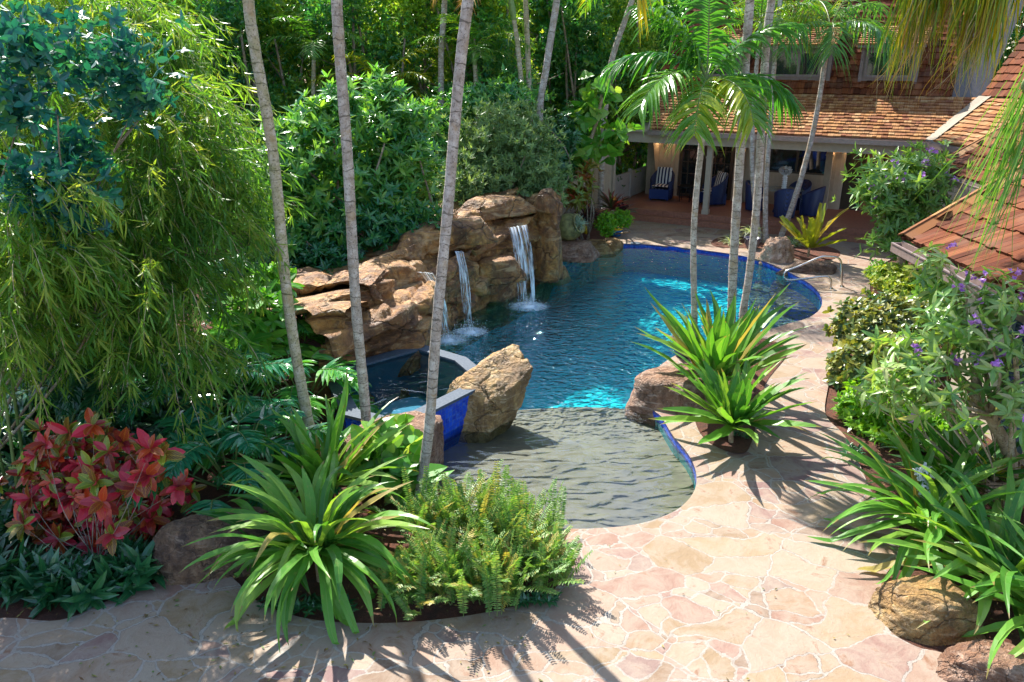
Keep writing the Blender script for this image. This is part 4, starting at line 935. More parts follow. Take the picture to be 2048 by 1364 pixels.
# low buildings on the right whose roofs come into the frame
def cottage(name, label, ea, eb, hipv, wallx, y0, y1, seed, expo, wid, eaves_z):
    th = thing(name, (ea[0] + .8, (ea[1] + eb[1]) / 2, 0), label, 'building'); rng = R(seed)
    sl_ = hipv; run = 3.2
    A_ = ea; B_ = eb; D_ = ea + sl_ * run; C_ = eb + np.array([sl_[0], 0, sl_[2]]) * run
    g = G(); shingles(g, [A_, B_, C_, D_], expo, wid, rng, jag=.12); g.build('roof', M['shake_red'], th)
    g = G(); back = A_ + np.array([.9, 2.6, 0]); shingles(g, [A_ + [0.02, .03, -.0], back + [2.2, .2, 0], D_ + [0, .03, 0]], expo, wid, rng); g.build('roof_back', M['shake_red'], th)
    g = G(); n_ = int(run / .42)                                   # stepped hip caps
    for k in range(n_):
        p0 = A_ + sl_ * (k * run / n_ - .02); p1 = A_ + sl_ * ((k + 1) * run / n_ + .04); d_ = nrm(p1 - p0); sd = nrm(np.cross(d_, UP)); u_ = np.cross(sd, d_)
        g.box((p0 + p1) / 2 + u_ * .07 + sd * .08 - u_ * 0.0, (np.linalg.norm(p1 - p0), .15, .022), (d_, nrm(sd - u_ * .35), nrm(u_ + sd * .35)), rng.random())
        g.box((p0 + p1) / 2 + u_ * .085 - sd * .06, (np.linalg.norm(p1 - p0), .15, .022), (d_, nrm(sd + u_ * .45), nrm(u_ - sd * .45)), rng.random())
    g.build('hip_cap', M['shake'], th)
    m_ = (A_ + B_) / 2; L_ = np.linalg.norm(B_ - A_) + .1; ax_ = (nrm(B_ - A_), nrm(np.cross(UP, B_ - A_)), UP)
    g = G(); sx = -1
    g.box(m_ + [-.17, 0, -.13], (L_, .018, .13), ax_); g.box(m_ + [-.10, 0, -.19], (L_, .15, .018), ax_); g.box(m_ + [-.02, 0, -.12], (L_, .03, .16), ax_); g.box(m_ + [-.175, 0, -.065], (L_, .035, .018), ax_)
    g.box(A_ + [-.09, .06, -.13], (.17, .018, .13)); g.build('gutter', M['gutter'], th)
    g = G(); g.box((wallx + 1.2, (y0 + y1) / 2, eaves_z / 2 - .1), (2.4, abs(y1 - y0), eaves_z - .15)); g.build('wall', M['siding'], th)
    return th
cottage('garden_building', 'low building with red brown shake roof, the nearer of the two at the right edge', np.array([5.86, 11.35, 2.5]), np.array([5.72, 7.2, 2.5]), np.array([1.0, .34, .455]), 6.75, 11.0, 6.0, 3, .44, .14, 2.5)
cottage('garden_building', 'building with red brown shake roof between the porch and the nearer low roof', np.array([9.85, 18.4, 2.6]), np.array([9.6, 11.5, 2.6]), np.array([1.0, .30, .47]), 10.7, 18.0, 11.5, 4, .40, .16, 2.6)
lv = thing('louver_panel', (6.4, 9.0, 1.0), 'dark slatted louver panel on the wall behind the flowering shrub', 'louver')
g = G()
for z in np.arange(.3, 1.9, .07): g.box((6.66, 8.9, z), (.06, 1.5, .02), (nrm(np.array([1, 0, .5])), np.array([0, 1., 0]), nrm(np.array([-.5, 0, 1]))))
g.build('slats', M['louver'], lv); g = G(); g.box((6.68, 8.1, 1.1), (.1, .08, 1.7)); g.box((6.68, 9.7, 1.1), (.1, .08, 1.7)); g.box((6.68, 8.9, 1.99), (.1, 1.68, .08)); g.box((6.68, 8.9, .21), (.1, 1.68, .08)); g.build('frame', M['louver'], lv)

# fence left of the porch
fen = thing('fence', C(1160, 400, 24.5) * [1, 1, 0], 'tall tan board fence behind the climbing plant left of the porch', 'fence')
f0 = np.array([C(1090, 400, 23.6)[0], 23.6, 0]); f1 = np.array([C(1222, 400, 26.0)[0], 26.0, 0]); fd = nrm(f1 - f0); fl = np.linalg.norm(f1 - f0); fn_ = np.cross(UP, fd)
g = G()
for a in np.arange(0, fl, .15): g.box(f0 + fd * (a + .07) + UP * 1.2, (.142, .025, 2.35), (fd, fn_, UP))
g.build('board_panel', M['fence'], fen)
for a in (0, fl * .5, fl): g = G(); g.box(f0 + fd * a + UP * 1.25 - fn_ * .05, (.1, .1, 2.5), (fd, fn_, UP)); g.build('fence_post', M['trim'], fen)
g = G(); g.box(f0 + fd * fl / 2 + UP * 2.4 - fn_ * .03, (fl, .07, .07), (fd, fn_, UP)); g.build('top_rail', M['trim'], fen)

# ================================================================== FURNITURE
def shell(g, r0, r1, a0, a1, zb, ztop, cx=0, cy=0, th_=.05, n=26, flare=.0):
    """curved woven back-and-arms shell: ztop(fraction 0..1) gives the height"""
    an = np.linspace(a0, a1, n); rows = []
    for a, q in zip(an, np.linspace(0, 1, n)):
        zt = ztop(q); c, s_ = math.cos(a), math.sin(a); fl_ = flare * (zt - zb)
        rows.append([(cx + r0 * c, cy + r1 * s_, zb), (cx + (r0 + fl_) * c, cy + (r1 + fl_) * s_, zt), (cx + (r0 + fl_ - th_ / 2) * c, cy + (r1 + fl_ - th_ / 2) * s_, zt + .03), (cx + (r0 + fl_ - th_) * c, cy + (r1 + fl_ - th_) * s_, zt), (cx + (r0 - th_) * c, cy + (r1 - th_) * s_, zb)])
    g.grid(np.array(rows)); g.add(np.array(rows[0]), [(0, 1, 2, 3, 4)][:1] if False else np.array([[0, 1, 3, 4]])); g.add(np.array(rows[-1]), np.array([[4, 3, 1, 0]]))
def armchair(label):
    t = thing('wicker_armchair', (0, 0, 0), label, 'armchair', 'blue wicker armchairs on the porch'); t['_w'] = [0, 0, 0]
    g = G(); shell(g, .40, .39, math.radians(52), math.radians(308), .05, lambda q: .62 + .42 * math.sin(math.pi * q) ** 1.6, flare=.05); g.build('back_and_arms', M['wicker'], t, smooth=True)
    g = G(); g.box((.02, 0, .22), (.66, .70, .34)); g.build('seat_base', M['wicker'], t)
    for x in (-.3, .3):
        for y in (-.3, .3): g = G(); g.tube([(x, y, 0), (x, y, .08)], .025, 8); g.build('leg', M['wicker'], t)
    def cushion(c, d, ax, nm):
        g = G(); n = 13; u = np.linspace(-1, 1, n); X, Y, Z = ax
        puff = (1 - np.abs(u)[:, None] ** 4) * (1 - np.abs(u)[None] ** 4)
        for sg in (1, -1):
            Q = np.array([[np.array(c) + X * u[i] * d[0] / 2 + Y * u[j] * d[1] / 2 + Z * sg * d[2] * (.25 + .3 * puff[i, j]) for j in range(n)] for i in range(n)])
            uv = np.stack(np.broadcast_arrays((u[None] + 1) / 2, (u[:, None] + 1) / 2), -1); g.grid(Q, uv, flip=sg < 0)
        return g.build(nm, M['stripe'], t, smooth=True)
    e = np.eye(3); cushion((.04, 0, .45), (.60, .56, .16), (e[0], e[1], e[2]), 'seat_cushion')
    b_ = nrm(np.array([-.22, 0, 1.0])); cushion((-.22, 0, .78), (.62, .52, .16), (b_, e[1], nrm(np.cross(b_, e[1]))), 'back_cushion'); return t
def dining_chair(label):
    t = thing('wicker_dining_chair', (0, 0, 0), label, 'dining chair', 'blue wicker dining chairs round the glass table'); t['_w'] = [0, 0, 0]
    g = G(); shell(g, .31, .31, math.radians(48), math.radians(312), .02, lambda q: .64 + .28 * math.sin(math.pi * q) ** 1.4, flare=.08); g.build('back_and_arms', M['wicker'], t, smooth=True)
    g = G(); g.box((.02, 0, .22), (.50, .50, .40)); g.build('seat_base', M['wicker'], t)
    g = G(); g.box((.03, 0, .455), (.46, .44, .06)); g.v[-1] = g.v[-1]; g.uv[-1] = np.array([(0, 0), (0, 0), (1, 0), (1, 0), (0, 1), (0, 1), (1, 1), (1, 1)], float); g.build('seat_cushion', M['stripe'], t); return t
DK = .342
facing = math.atan2(-HN[1], -HN[0])
def onp(u, v): return P(u, v, DK)
a1_ = armchair('blue wicker armchair facing the pool with striped cushions, by the left porch wall'); a1_.location = onp(1322, 398); a1_.rotation_euler = (0, 0, facing + .05)
dup(a1_, onp(1425, 408), math.radians(195), 'blue wicker armchair turned sideways beside the french doors and the porch post')
tb = thing('side_table', onp(1370, 402), 'small round black table between the two armchairs', 'side table'); c_ = onp(1370, 402)
g = G(); g.lathe(c_, [(0, .50), (.30, .50), (.30, .53), (0, .53)]); g.build('tabletop', M['black_metal'], tb)
for a in range(4): g = G(); d_ = np.array([math.cos(a * 1.57 + .4), math.sin(a * 1.57 + .4), 0]); g.tube([c_ + d_ * .26 + [0, 0, .5], c_ + d_ * .24 + [0, 0, .0]], .018, 8); g.build('leg', M['black_metal'], tb)
g = G(); g.lathe(c_, [(.2, .14), (.24, .14), (.24, .16), (.2, .16)]); g.build('lower_ring', M['black_metal'], tb)
c_ = onp(1562, 424); dt = thing('dining_table', c_, 'round glass dining table on a woven base on the porch', 'dining table')
g = G(); g.lathe(c_, [(0, .73), (.62, .73), (.63, .74), (.62, .75), (0, .75)], 40); g.build('tabletop', M['clear'], dt)
g = G(); g.lathe(c_, [(.28, 0), (.22, .2), (.18, .4), (.24, .6), (.32, .728)], 24); g.build('pedestal', M['wicker'], dt, smooth=True)
dcs = [('nearest the thick palm trunks, left of the glass table', -1.0, 1.1), ('with its back to the wall behind the glass table', .55, .75), ('on the near side of the glass table beside the leaning palm', .35, -.80), ('at the right side of the glass table', .95, .15)]
first = None
for i, (txt, ds, dt_) in enumerate([('at the left side of the glass table behind the palm trunks', -.85, .0), ('behind the glass table under the window', .35, .80), ('in front of the glass table beside the leaning palm', .25, -.85), ('at the right side of the glass table', .90, -.05)]):
    pos = c_ + HD * ds + HN * dt_; ang = math.atan2(c_[1] - pos[1], c_[0] - pos[0]); lab = 'blue wicker dining chair ' + txt
    if first is None: first = dining_chair(lab); first.location = pos; first.rotation_euler = (0, 0, ang)
    else: dup(first, pos, ang, lab)
c2 = c_ + [0, 0, .75]; vs = thing('vase', c2, 'white ribbed vase of white flowers on the glass table', 'vase')
g = G(); pr = [(0, 0), (.07, 0)] + [(.075 + .018 * math.sin(k * 2.1) * 1, .02 + k * .022) for k in range(18)] + [(.05, .43), (.06, .46), (.04, .46)]
g.lathe(c2, pr, 24); g.build('body', M['white_ceramic'], vs, smooth=True)
g = G(); rv = R(9); pts = c2 + [0, 0, .58] + rdir(rv, 90) * [.17, .17, .12]; whorls(g, pts, rdir(rv, 90), 5, .05, .045, rv, (.9, 1.4), 'oval'); g.build('flowers', M['petal_white'], vs)

# pool handrail
hr = thing('handrail', P(1655, 575), 'bent steel pool handrail above the entry steps', 'handrail')
fa, fb = P(1684, 573), P(1662, 577); ea_ = P(1570, 553, -.35)
ee = P(1568, 548, .30)
def vpl(a, u, v):                                # where that sight line crosses the upright plane of the rail
    d = nrm((ee - a) * [1, 1, 0]); n_ = np.array([-d[1], d[0], 0]); r = ray(u, v); return CAM + r * (((a - CAM) @ n_) / (r @ n_))
up_pts = [fa + [0, 0, -.02]] + [vpl(fa, *q) for q in ((1683, 545), (1682, 524), (1674, 515), (1657, 513), (1639, 515), (1599, 532), (1575, 541), (1568, 547))]
lo_pts = [vpl(fb, *q) for q in ((1568, 547), (1568, 554), (1577, 560), (1599, 558.5), (1645, 553.5), (1657, 555), (1662, 562))] + [fb + [0, 0, -.02]]; lo_pts[0] = up_pts[-1]
for nm, pts in (('top_rail', up_pts), ('lower_rail', lo_pts)): g = G(); g.tube(bez(pts, 60), .024, 12); g.build(nm, M['steel'], hr, smooth=True)
for q in (fa, fb): g = G(); g.lathe(q, [(0, .02), (.05, .02), (.055, .0)], 16); g.build('escutcheon', M['steel'], hr)
sk = thing('skimmer_lid', P(1272, 487, .0), 'round grey skimmer lid set in the paving at the far pool corner', 'skimmer lid'); g = G(); g.lathe(P(1272, 487, .0), [(0, .022), (.15, .022), (.16, .004)], 24); g.build('lid', M['louver'], sk)
# ================================================================== PLANTS
def BL(u, v, Y, pu, pv, ry):
    c = C(u, v, Y); dep = c[1] * _c + (CAMH - c[2]) * _s; k = dep / F
    return (c[0], c[1], c[2], pu * k, ry, pv * k)
def trunkgeo(g, pts, r0, r1, ring=.11, sides=14, rng=None, flare=.35, step=.03, mi=0, rough=.02):
    pts = bez(pts, max(8, int(np.linalg.norm(np.array(pts[-1]) - np.array(pts[0])) / step)))
    L = np.concatenate([[0], np.cumsum(np.linalg.norm(np.diff(pts, axis=0), axis=1))]); t = L / L[-1]
    r = r0 + (r1 - r0) * t + r0 * flare * np.exp(-L / .3)
    if ring: r = r * (1 + .055 * ((L / ring + 1.1 * np.sin(L * 1.9) + .5 * np.sin(L * 5.3)) % 1) * 1.0 - .03) * (1 + rough * np.sin(L * 7.3) + rough * np.sin(L * 17))
    pts = pts + np.stack([np.sin(L * 2.1) * .008, np.cos(L * 1.7) * .006, 0 * L], 1)
    g.tube(pts, r, sides, mi); return pts
def palm(label, pts, r0, r1, crown=None, mat='palm_bark', fr=None, seed=1, fm='palm', shaft=.7, group=None, leafL=.5, leafw=.05, nleaf=34, hang=.45, name='palm_tree', ring=.11, K2=5, sides=14):
    rng = R(seed); pts = [np.asarray(p, float) for p in pts]; th = thing(name, (pts[0][0], pts[0][1], max(0, pts[0][2])), label, 'palm tree', group)
    g = G(); P_ = trunkgeo(g, pts, r0, r1, ring, sides); g.build('trunk', M[mat], th, smooth=True)
    if crown is not None:
        top = P_[-1]; d = nrm(P_[-1] - P_[-4]); tip = top + d * shaft
        if shaft: g = G(); g.tube([top, top + d * shaft * .3, top + d * shaft * .8, tip], [r1 * 1.0, r1 * 1.5, r1 * 1.1, r1 * .5], 12); g.build('crownshaft', M['crownshaft'], th, smooth=True)
        g = G()
        for f in crown:
            az, el, L, dr = f[:4]; rr = f[4] if len(f) > 4 else (0, 1); 
            frond(g, tip - d * shaft * .05, az + rng.normal() * .05, el, L, leafL, nleaf, dr, leafw, rng, hang=hang, rr=rr, stem_r=.016, K2=K2, start=.16)
        g.build('crown', [M[fm], M['stem']], th)
    return th
def crown_rand(rng, n, L, el=(.2, 1.3), dr=(.9, 1.6), a0=0):
    return [(a0 + i * 2.4 + rng.normal() * .15, el[0] + (el[1] - el[0]) * (i / n) , L * rng.uniform(.85, 1.1), rng.uniform(*dr)) for i in range(n)]
rp = R(5)
# three tall grey trunks in front
palm('left of the three tall front palm trunks, its foot stained yellow with lichen', [P(632, 930, 0), C(600, 760, 9.2), C(572, 560, 9.2), C(541, 280, 9.2), C(512, 100, 9.2), C(498, 0, 9.2), C(470, -320, 9.3), C(455, -520, 9.4)], .070, .058, crown_rand(rp, 12, 2.2), 'palm_bark_mossy', seed=2)
palm('middle of the three tall front palm trunks, rising beside the spa', [P(737, 930, 0), C(731, 840, 9.2), C(714, 620, 9.2), C(700, 420, 9.2), C(690, 250, 9.2), C(678, 60, 9.2), C(674, -20, 9.2), C(664, -320, 9.2), C(660, -560, 9.3)], .066, .060, crown_rand(rp, 12, 2.2), 'palm_bark', seed=3)
palm('right one of the three tall front palm trunks, leaning right, yellow fronds at its top', [P(838, 1030, 0), C(843, 960, 8.1), C(860, 830, 8.15), C(878, 610, 8.2), C(900, 350, 8.2), C(920, 150, 8.2), C(937, 0, 8.2), C(941, -40, 8.2), C(945, -80, 8.2)], .060, .056,
     [(-.15, .55, 2.0, 2.1, (.5, 1)), (.30, .9, 2.1, 1.6, (.2, .9)), (1.5, .8, 2.0, 1.3), (2.6, .9, 2.1, 1.2), (3.6, 1.0, 2.0, 1.0), (4.6, 1.1, 2.0, .7), (5.4, 1.2, 2.0, .7)], 'palm_bark', seed=4, fm='palm_yellow', leafL=.62, leafw=.06, hang=.8, shaft=.35)
# centre palm with the crown in view
palm('slim palm with its full crown hanging in front of the porch roof', [P(1388, 770, 0), C(1388, 600, 11.8), C(1388, 480, 11.8), C(1393, 380, 11.8), C(1402, 290, 11.8), C(1408, 225, 11.8)], .052, .045,
     [(3.05, .80, 1.6, 1.55, (0, .6)), (3.75, .45, 1.6, 1.6, (.2, 1)), (4.45, .10, 1.5, 1.3, (.3, 1)), (5.0, .25, 1.4, 1.5, (.4, 1)), (.0, .35, 1.45, 1.35, (0, .5)), (.3, .95, 1.7, 1.0, (0, .6)), (1.5, 1.45, 1.6, .35, (0, .4)), (2.4, 1.1, 1.7, .9, (.1, .6)), (1.2, .7, 1.6, 1.3), (2.9, 1.25, 1.5, .8, (.2, .8))], 'palm_bark', seed=6, leafL=.54, leafw=.062, nleaf=36, shaft=.45, hang=.7)
gp2 = 'palm trunks behind the strap leaved plant'
palm('thickest speckled palm trunk, centre right, left of its slimmer twin', [P(1462, 745, 0), C(1462, 640, 12.0), C(1470, 480, 12.0), C(1480, 300, 12.0), C(1492, 120, 12.0), C(1500, 0, 12.0), C(1508, -160, 12.0)], .072, .064, [(a, e, 1.9, d, (.3, 1)) for a, e, d in ((3.3, .5, 1.6), (4.2, .5, 1.5), (5.2, .7, 1.4), (.2, .7, 1.4), (1.2, .9, 1.2), (2.2, .9, 1.2))], 'palm_bark', seed=7, group=None, fm='palm_yellow')
palm('palm trunk curving up just right of the thickest speckled trunk', [P(1484, 735, 0), C(1484, 640, 12.2), C(1500, 540, 12.2), C(1513, 420, 12.2), C(1524, 220, 12.2), C(1536, 60, 12.2), C(1545, -20, 12.2), C(1556, -200, 12.2)], .062, .058, crown_rand(rp, 8, 1.9, (.4, 1.3)), 'palm_bark', seed=8)
YF = 22.4
palm('thin palm with green crownshaft between the two thicker trunks', [P(1521, 484, 0), C(1512, 430, YF), C(1505, 340, YF), C(1506, 230, YF), C(1512, 150, YF), C(1517, 98, YF)], .07, .06, crown_rand(rp, 9, 1.9, (.1, 1.3), (1.1, 1.7)), 'palm_bark', seed=9, leafL=.55, nleaf=28, K2=4, sides=10)
palm('straight thin palm trunk right of the paired trunks in front of the porch', [P(1531, 486, 0), C(1531, 400, YF), C(1541, 240, YF), C(1551, 100, YF), C(1560, 0, YF), C(1566, -90, YF)], .075, .06, crown_rand(rp, 9, 2.0, (.1, 1.3), (1.1, 1.7)), 'palm_bark', seed=10, leafL=.6, nleaf=28, K2=4, sides=10)
palm('leaning palm crossing the porch window with drooping crown over the roof', [P(1556, 492, 0), C(1562, 472, YF), C(1597, 375, YF), C(1622, 280, YF), C(1640, 190, YF), C(1652, 110, YF)], .085, .065, [(3.1, .55, 2.2, 1.6), (3.7, .35, 2.0, 1.6), (4.5, .3, 1.8, 1.7), (5.5, .35, 2.1, 1.6), (.0, .45, 2.2, 1.55), (.5, .8, 2.1, 1.2), (1.6, .9, 2, 1.2), (2.4, .8, 2.2, 1.2), (2.9, 1.1, 2.0, 1.0), (.3, 1.2, 2.0, .8)], 'palm_bark', seed=11, leafL=.75, nleaf=34, hang=.95, shaft=.75, K2=4, sides=10)
# palms among the background trees
YB = 22.5
palm('slim background palm with a browning frond hanging right of the front trunk', [P(1046, 330, .2) if False else C(1046, 400, YB) * [1, 1, 0], C(1046, 300, YB), C(1044, 190, YB), C(1036, 90, YB), C(1028, 40, YB)], .085, .06, [(3.2, .9, 2.6, 2.3, (.1, 1)), (2.6, .7, 2.4, 1.6, (0, .6)), (3.9, .6, 2.2, 1.9, (.5, 1)), (5.0, .8, 2.2, 1.6), (0, .8, 2.4, 1.3), (1, 1, 2.4, 1.1), (1.8, 1.2, 2.4, .9)], 'palm_bark_mossy', seed=12, leafL=.6, nleaf=34, K2=4, fm='palm_dry', sides=10)
palm('background palm stem with olive rings close beside the browning frond', [C(1058, 400, YB + .3) * [1, 1, 0], C(1058, 218, YB + .3), C(1056, 100, YB + .3), C(1050, -10, YB + .3), C(1046, -90, YB + .3)], .085, .065, crown_rand(rp, 9, 2.3, (.1, 1.2), (1.0, 1.6)), 'palm_bark_mossy', seed=13, leafL=.6, nleaf=28, K2=4, fm='palm_yellow', sides=10)
palm('tall grey background palm leaning right behind the juniper bush', [C(1078, 400, 21.5) * [1, 1, 0], C(1078, 240, 21.5), C(1094, 130, 21.5), C(1113, 0, 21.5), C(1120, -80, 21.5)], .10, .085, crown_rand(rp, 9, 2.3, (.2, 1.2), (1.0, 1.5)), 'palm_bark', seed=14, leafL=.6, nleaf=28, K2=4, sides=10)
palm('leaning grey palm stem left of the house gable at the top', [C(1200, 420, 25) * [1, 1, 0], C(1208, 240, 25), C(1222, 130, 25), C(1250, 40, 25), C(1275, -30, 25)], .10, .08, crown_rand(rp, 10, 2.6, (.0, 1.2), (1.0, 1.6)), 'palm_bark', seed=15, leafL=.7, nleaf=30, K2=4, sides=10)
palm('hanging palm crown at the top left of the front right trunk', [C(880, 400, 24) * [1, 1, 0], C(882, 150, 24), C(888, 20, 24), C(890, -30, 24)], .10, .08, crown_rand(rp, 11, 2.6, (.1, 1.1), (1.2, 1.8)), 'palm_bark', seed=16, leafL=.65, nleaf=30, K2=4, sides=10)

palm('short background palm with bright fronds glowing between the middle and right front trunks', [C(765, 400, 23.6) * [1, 1, 0], C(768, 300, 23.6), C(764, 200, 23.6)], .08, .06, crown_rand(rp, 10, 2.0, (.1, 1.3), (.9, 1.5)), 'palm_bark_mossy', seed=17, leafL=.5, nleaf=28, K2=4, fm='palm_yellow', sides=10, shaft=.4)
palm('short background palm with arching fronds left of the hanging brown frond', [C(960, 400, 24) * [1, 1, 0], C(955, 250, 24), C(950, 130, 24)], .08, .06, crown_rand(rp, 10, 2.1, (.1, 1.3), (.9, 1.6)), 'palm_bark_mossy', seed=18, leafL=.55, nleaf=28, K2=4, sides=10, shaft=.4)
palm('short background palm with dark fronds left of the middle front trunk', [C(620, 400, 24.2) * [1, 1, 0], C(625, 250, 24.2), C(628, 120, 24.2)], .08, .06, crown_rand(rp, 10, 2.0, (.1, 1.3), (.9, 1.6)), 'palm_bark_mossy', seed=19, leafL=.5, nleaf=26, K2=4, sides=10, shaft=.4)
# ---- woody plants
def stems(g, base, tips, r0, rng, mi=0, sides=6, n=7, mid=.5):
    for tp in tips:
        b = np.asarray(base, float) + rng.normal(size=3) * [.06, .06, 0]; m = b + (np.asarray(tp) - b) * mid + rng.normal(size=3) * .12 * np.linalg.norm(np.asarray(tp) - b) * [1, 1, .3]
        g.tube(bez([b, m, tp], n * 3), np.linspace(r0, r0 * .35, len(bez([b, m, tp], n * 3))), sides, mi, False)
def bush(name, label, cat, base, blobs, mat, n, k, L, W, seed, shape='lance', up=.5, out=.8, spread=(.5, 1.3), curl=.25, cols=3, mode='leaf', nst=8, r0=.03, group=None, shell=.6, lump=.25, bark='bark', rr=(0, 1), lv=.25, rnd_ax=.35, rpow=1.0, flowers=None, zmin=.03, shared=.5):
    rng = R(seed); th = thing(name, base, label, cat, group)
    c, D = blobpts(rng, blobs, n, shell, lump); kz = c[:, 2] > zmin; c, D = c[kz], D[kz]; m_ = len(c)
    ax = D * out + UP * up + rng.normal(size=(m_, 3)) * rnd_ax
    g = G(); whorls(g, c, ax, k, L, W, rng, spread, shape, curl, .12, rr, 0, cols, mode, lv, rpow, shared); g.build('foliage', M[mat], th)
    if nst:
        g = G(); tips = c[rng.choice(m_, min(nst, m_), replace=False)]; stems(g, base, tips, r0, rng); g.build('stem', M[bark], th, smooth=True)
    if flowers:
        g = G(); fn, fl, fm = flowers[:3]; od = np.argsort(-(c[:, 2] * .35 - c[:, 1] * .5 + rng.normal(size=m_) * .35))[:fn]; up_ = c[od] + D[od] * .05 + [0, -.04, .06]
        up_ = np.repeat(up_, flowers[3] if len(flowers) > 3 else 5, 0); up_ = up_ + rng.normal(size=up_.shape) * fl * 1.1 + UP * fl
        whorls(g, up_, rdir(rng, len(up_)) + UP, 5, fl, fl * .8, rng, (.7, 1.3), 'small', .2); g.build('blossoms', M[fm], th)
    return th

# tall screen of trees behind
def screen_tree(seed, H_, rad, mat, n, L, ntr, name='evergreen_tree', low=.12):
    rng = R(seed); th = thing(name, (0, 0, 0), 'x', 'tree'); th['_w'] = [0, 0, 0]; bl = []
    for i in range(15):
        z = H_ * (low + (1 - low) * (i / 14)); a = rng.random() * 6.28; rr_ = rad * rng.uniform(.25, .75)
        bl.append((math.cos(a) * rr_, math.sin(a) * rr_, z, rad * rng.uniform(.45, .75), rad * rng.uniform(.45, .75), rad * rng.uniform(.4, .7)))
    c, D = blobpts(rng, bl, n, .5, .35); g = G()
    whorls(g, c, D * .6 + rng.normal(size=(n, 3)) * .6 + UP * .1, 4, L, L * .42, rng, (.6, 1.5), 'small', .2, .12, (0, 1), 0, 2, 'dia', .3, 1.0, .6); g.build('crown', M[mat], th)
    g = G()
    for i in range(ntr):
        b = np.array([rng.normal() * rad * .3, rng.normal() * rad * .3, 0]); tp = b + [rng.normal() * rad * .35, rng.normal() * rad * .35, H_ * rng.uniform(.7, 1)]; m1 = b + (tp - b) * .4 + [rng.normal() * .25, rng.normal() * .25, 0]
        q = bez([b, m1, tp], 30); g.tube(q, np.linspace(.085, .03, len(q)), 7, 0, False)
        for j in range(4):
            s_ = q[rng.integers(6, len(q) - 4)]; e = s_ + [rng.normal() * .7, rng.normal() * .7, rng.uniform(.5, 1.3)]; qq = bez([s_, (s_ + e) / 2 + rng.normal(size=3) * .1, e], 10); g.tube(qq, np.linspace(.03, .01, len(qq)), 5, 0, False)
    g.build('trunk', M['bark'], th, smooth=True); return th
protos = [screen_tree(101, 8.0, 1.6, 'forest', 7000, .13, 8), screen_tree(102, 7.8, 1.5, 'forest_b', 6500, .13, 7), screen_tree(103, 8.6, 2.6, 'forest', 10000, .19, 3, 'broad_evergreen_tree', .05)]
used = [False] * 3
def plant_tree(k, x, y, label, group, sc_=1.0, z=0):
    rz = rp.random() * 6.28
    if not used[k]:
        used[k] = True; o = protos[k]; o.location = (x, y, z); o.rotation_euler = (0, 0, rz); o.scale = (sc_,) * 3; tag(o, label, 'tree', group)
    else: o = dup(protos[k], (x, y, z), rz, label, group, sc_)
    return o
LB = ['dark small leaved tree with slender stems in the tall screen behind the rock wall', 'pale green small leaved tree in the tall screen behind the rock wall', 'broad dark tree at the back filling the gaps in the green screen']
GB = ['dark slender trees of the screen', 'pale trees of the screen', 'broad trees at the back of the screen']
for i, u in enumerate((330, 420, 490, 560, 620, 690, 760, 840, 905, 970, 1030, 1100, 1165, 1235)):
    k = 0 if i in (0, 2, 3, 5, 6, 9, 12) else 1
    Y_ = 25.3 + (i % 3) * 1.0 + (3.5 if u > 1090 else 0); c = C(u + rp.normal() * 8, 400, Y_); plant_tree(k, c[0], Y_, LB[k], GB[k], .88 if u > 1090 else 1.0)
for i, x in enumerate(np.linspace(-22, 8, 11)): plant_tree(2, x + rp.normal() * .4, 31 + (i % 2) * 1.5, LB[2], GB[2], 1.0)
for x, y in ((9.5, 41), (14, 42), (19, 42), (24, 40)): plant_tree(2, x, y, LB[2], GB[2], 1.2)
for x, y in ((-15, 26.5), (-18.5, 23), (-14.5, 20.5), (-11.5, 22.5), (-16, 17), (-11.3, 17.6)): plant_tree(2, x, y, 'broad dark tree standing behind the bamboo on the left', 'dark trees behind the bamboo', .85)

# big glossy shrub with leaf rosettes, left of the wall
bush('rosette_shrub', 'large glossy green shrub with leaf rosettes between the left and middle front palm trunks', 'shrub', C(650, 560, 15.8) * [1, 1, 0], [BL(600, 330, 16, 85, 85, .9), BL(590, 430, 15.6, 80, 80, .8), BL(650, 240, 16.6, 60, 45, .8), BL(560, 275, 16.3, 40, 30, .5), BL(690, 195, 16.8, 35, 30, .4), BL(540, 380, 15.8, 40, 40, .5), BL(640, 500, 15.4, 80, 50, .6), BL(560, 500, 15.0, 50, 60, .5)], 'shrub', 1300, 8, .21, .062, 201, shell=.35, lump=.6, up=.7, nst=16, r0=.05, rr=(.2, 1), rpow=.8)
bush('rosette_shrub', 'sunlit glossy shrub with leaf rosettes between the middle and right front palm trunks', 'shrub', C(780, 540, 16.5) * [1, 1, 0], [BL(760, 255, 17.2, 70, 60, .9), BL(740, 360, 16.6, 85, 75, .8), BL(820, 330, 17, 60, 70, .7), BL(770, 185, 17.4, 40, 30, .4), BL(840, 230, 17.3, 40, 30, .4), BL(800, 420, 16.6, 90, 60, .6)], 'shrub', 1300, 8, .21, .062, 202, shell=.35, lump=.6, up=.7, nst=16, r0=.05, rr=(.2, 1), rpow=.8)
bush('shade_shrub', 'dark green shrub spilling over the left end of the rock wall', 'shrub', C(740, 540, 15.6) * [1, 1, 0], [BL(700, 450, 15.6, 100, 50, .5), BL(800, 460, 16.0, 80, 40, .5), BL(650, 520, 14.9, 70, 40, .4)], 'shrub', 620, 7, .17, .05, 203, shell=.35, lump=.6, up=.5, nst=8, rr=(0, .6))
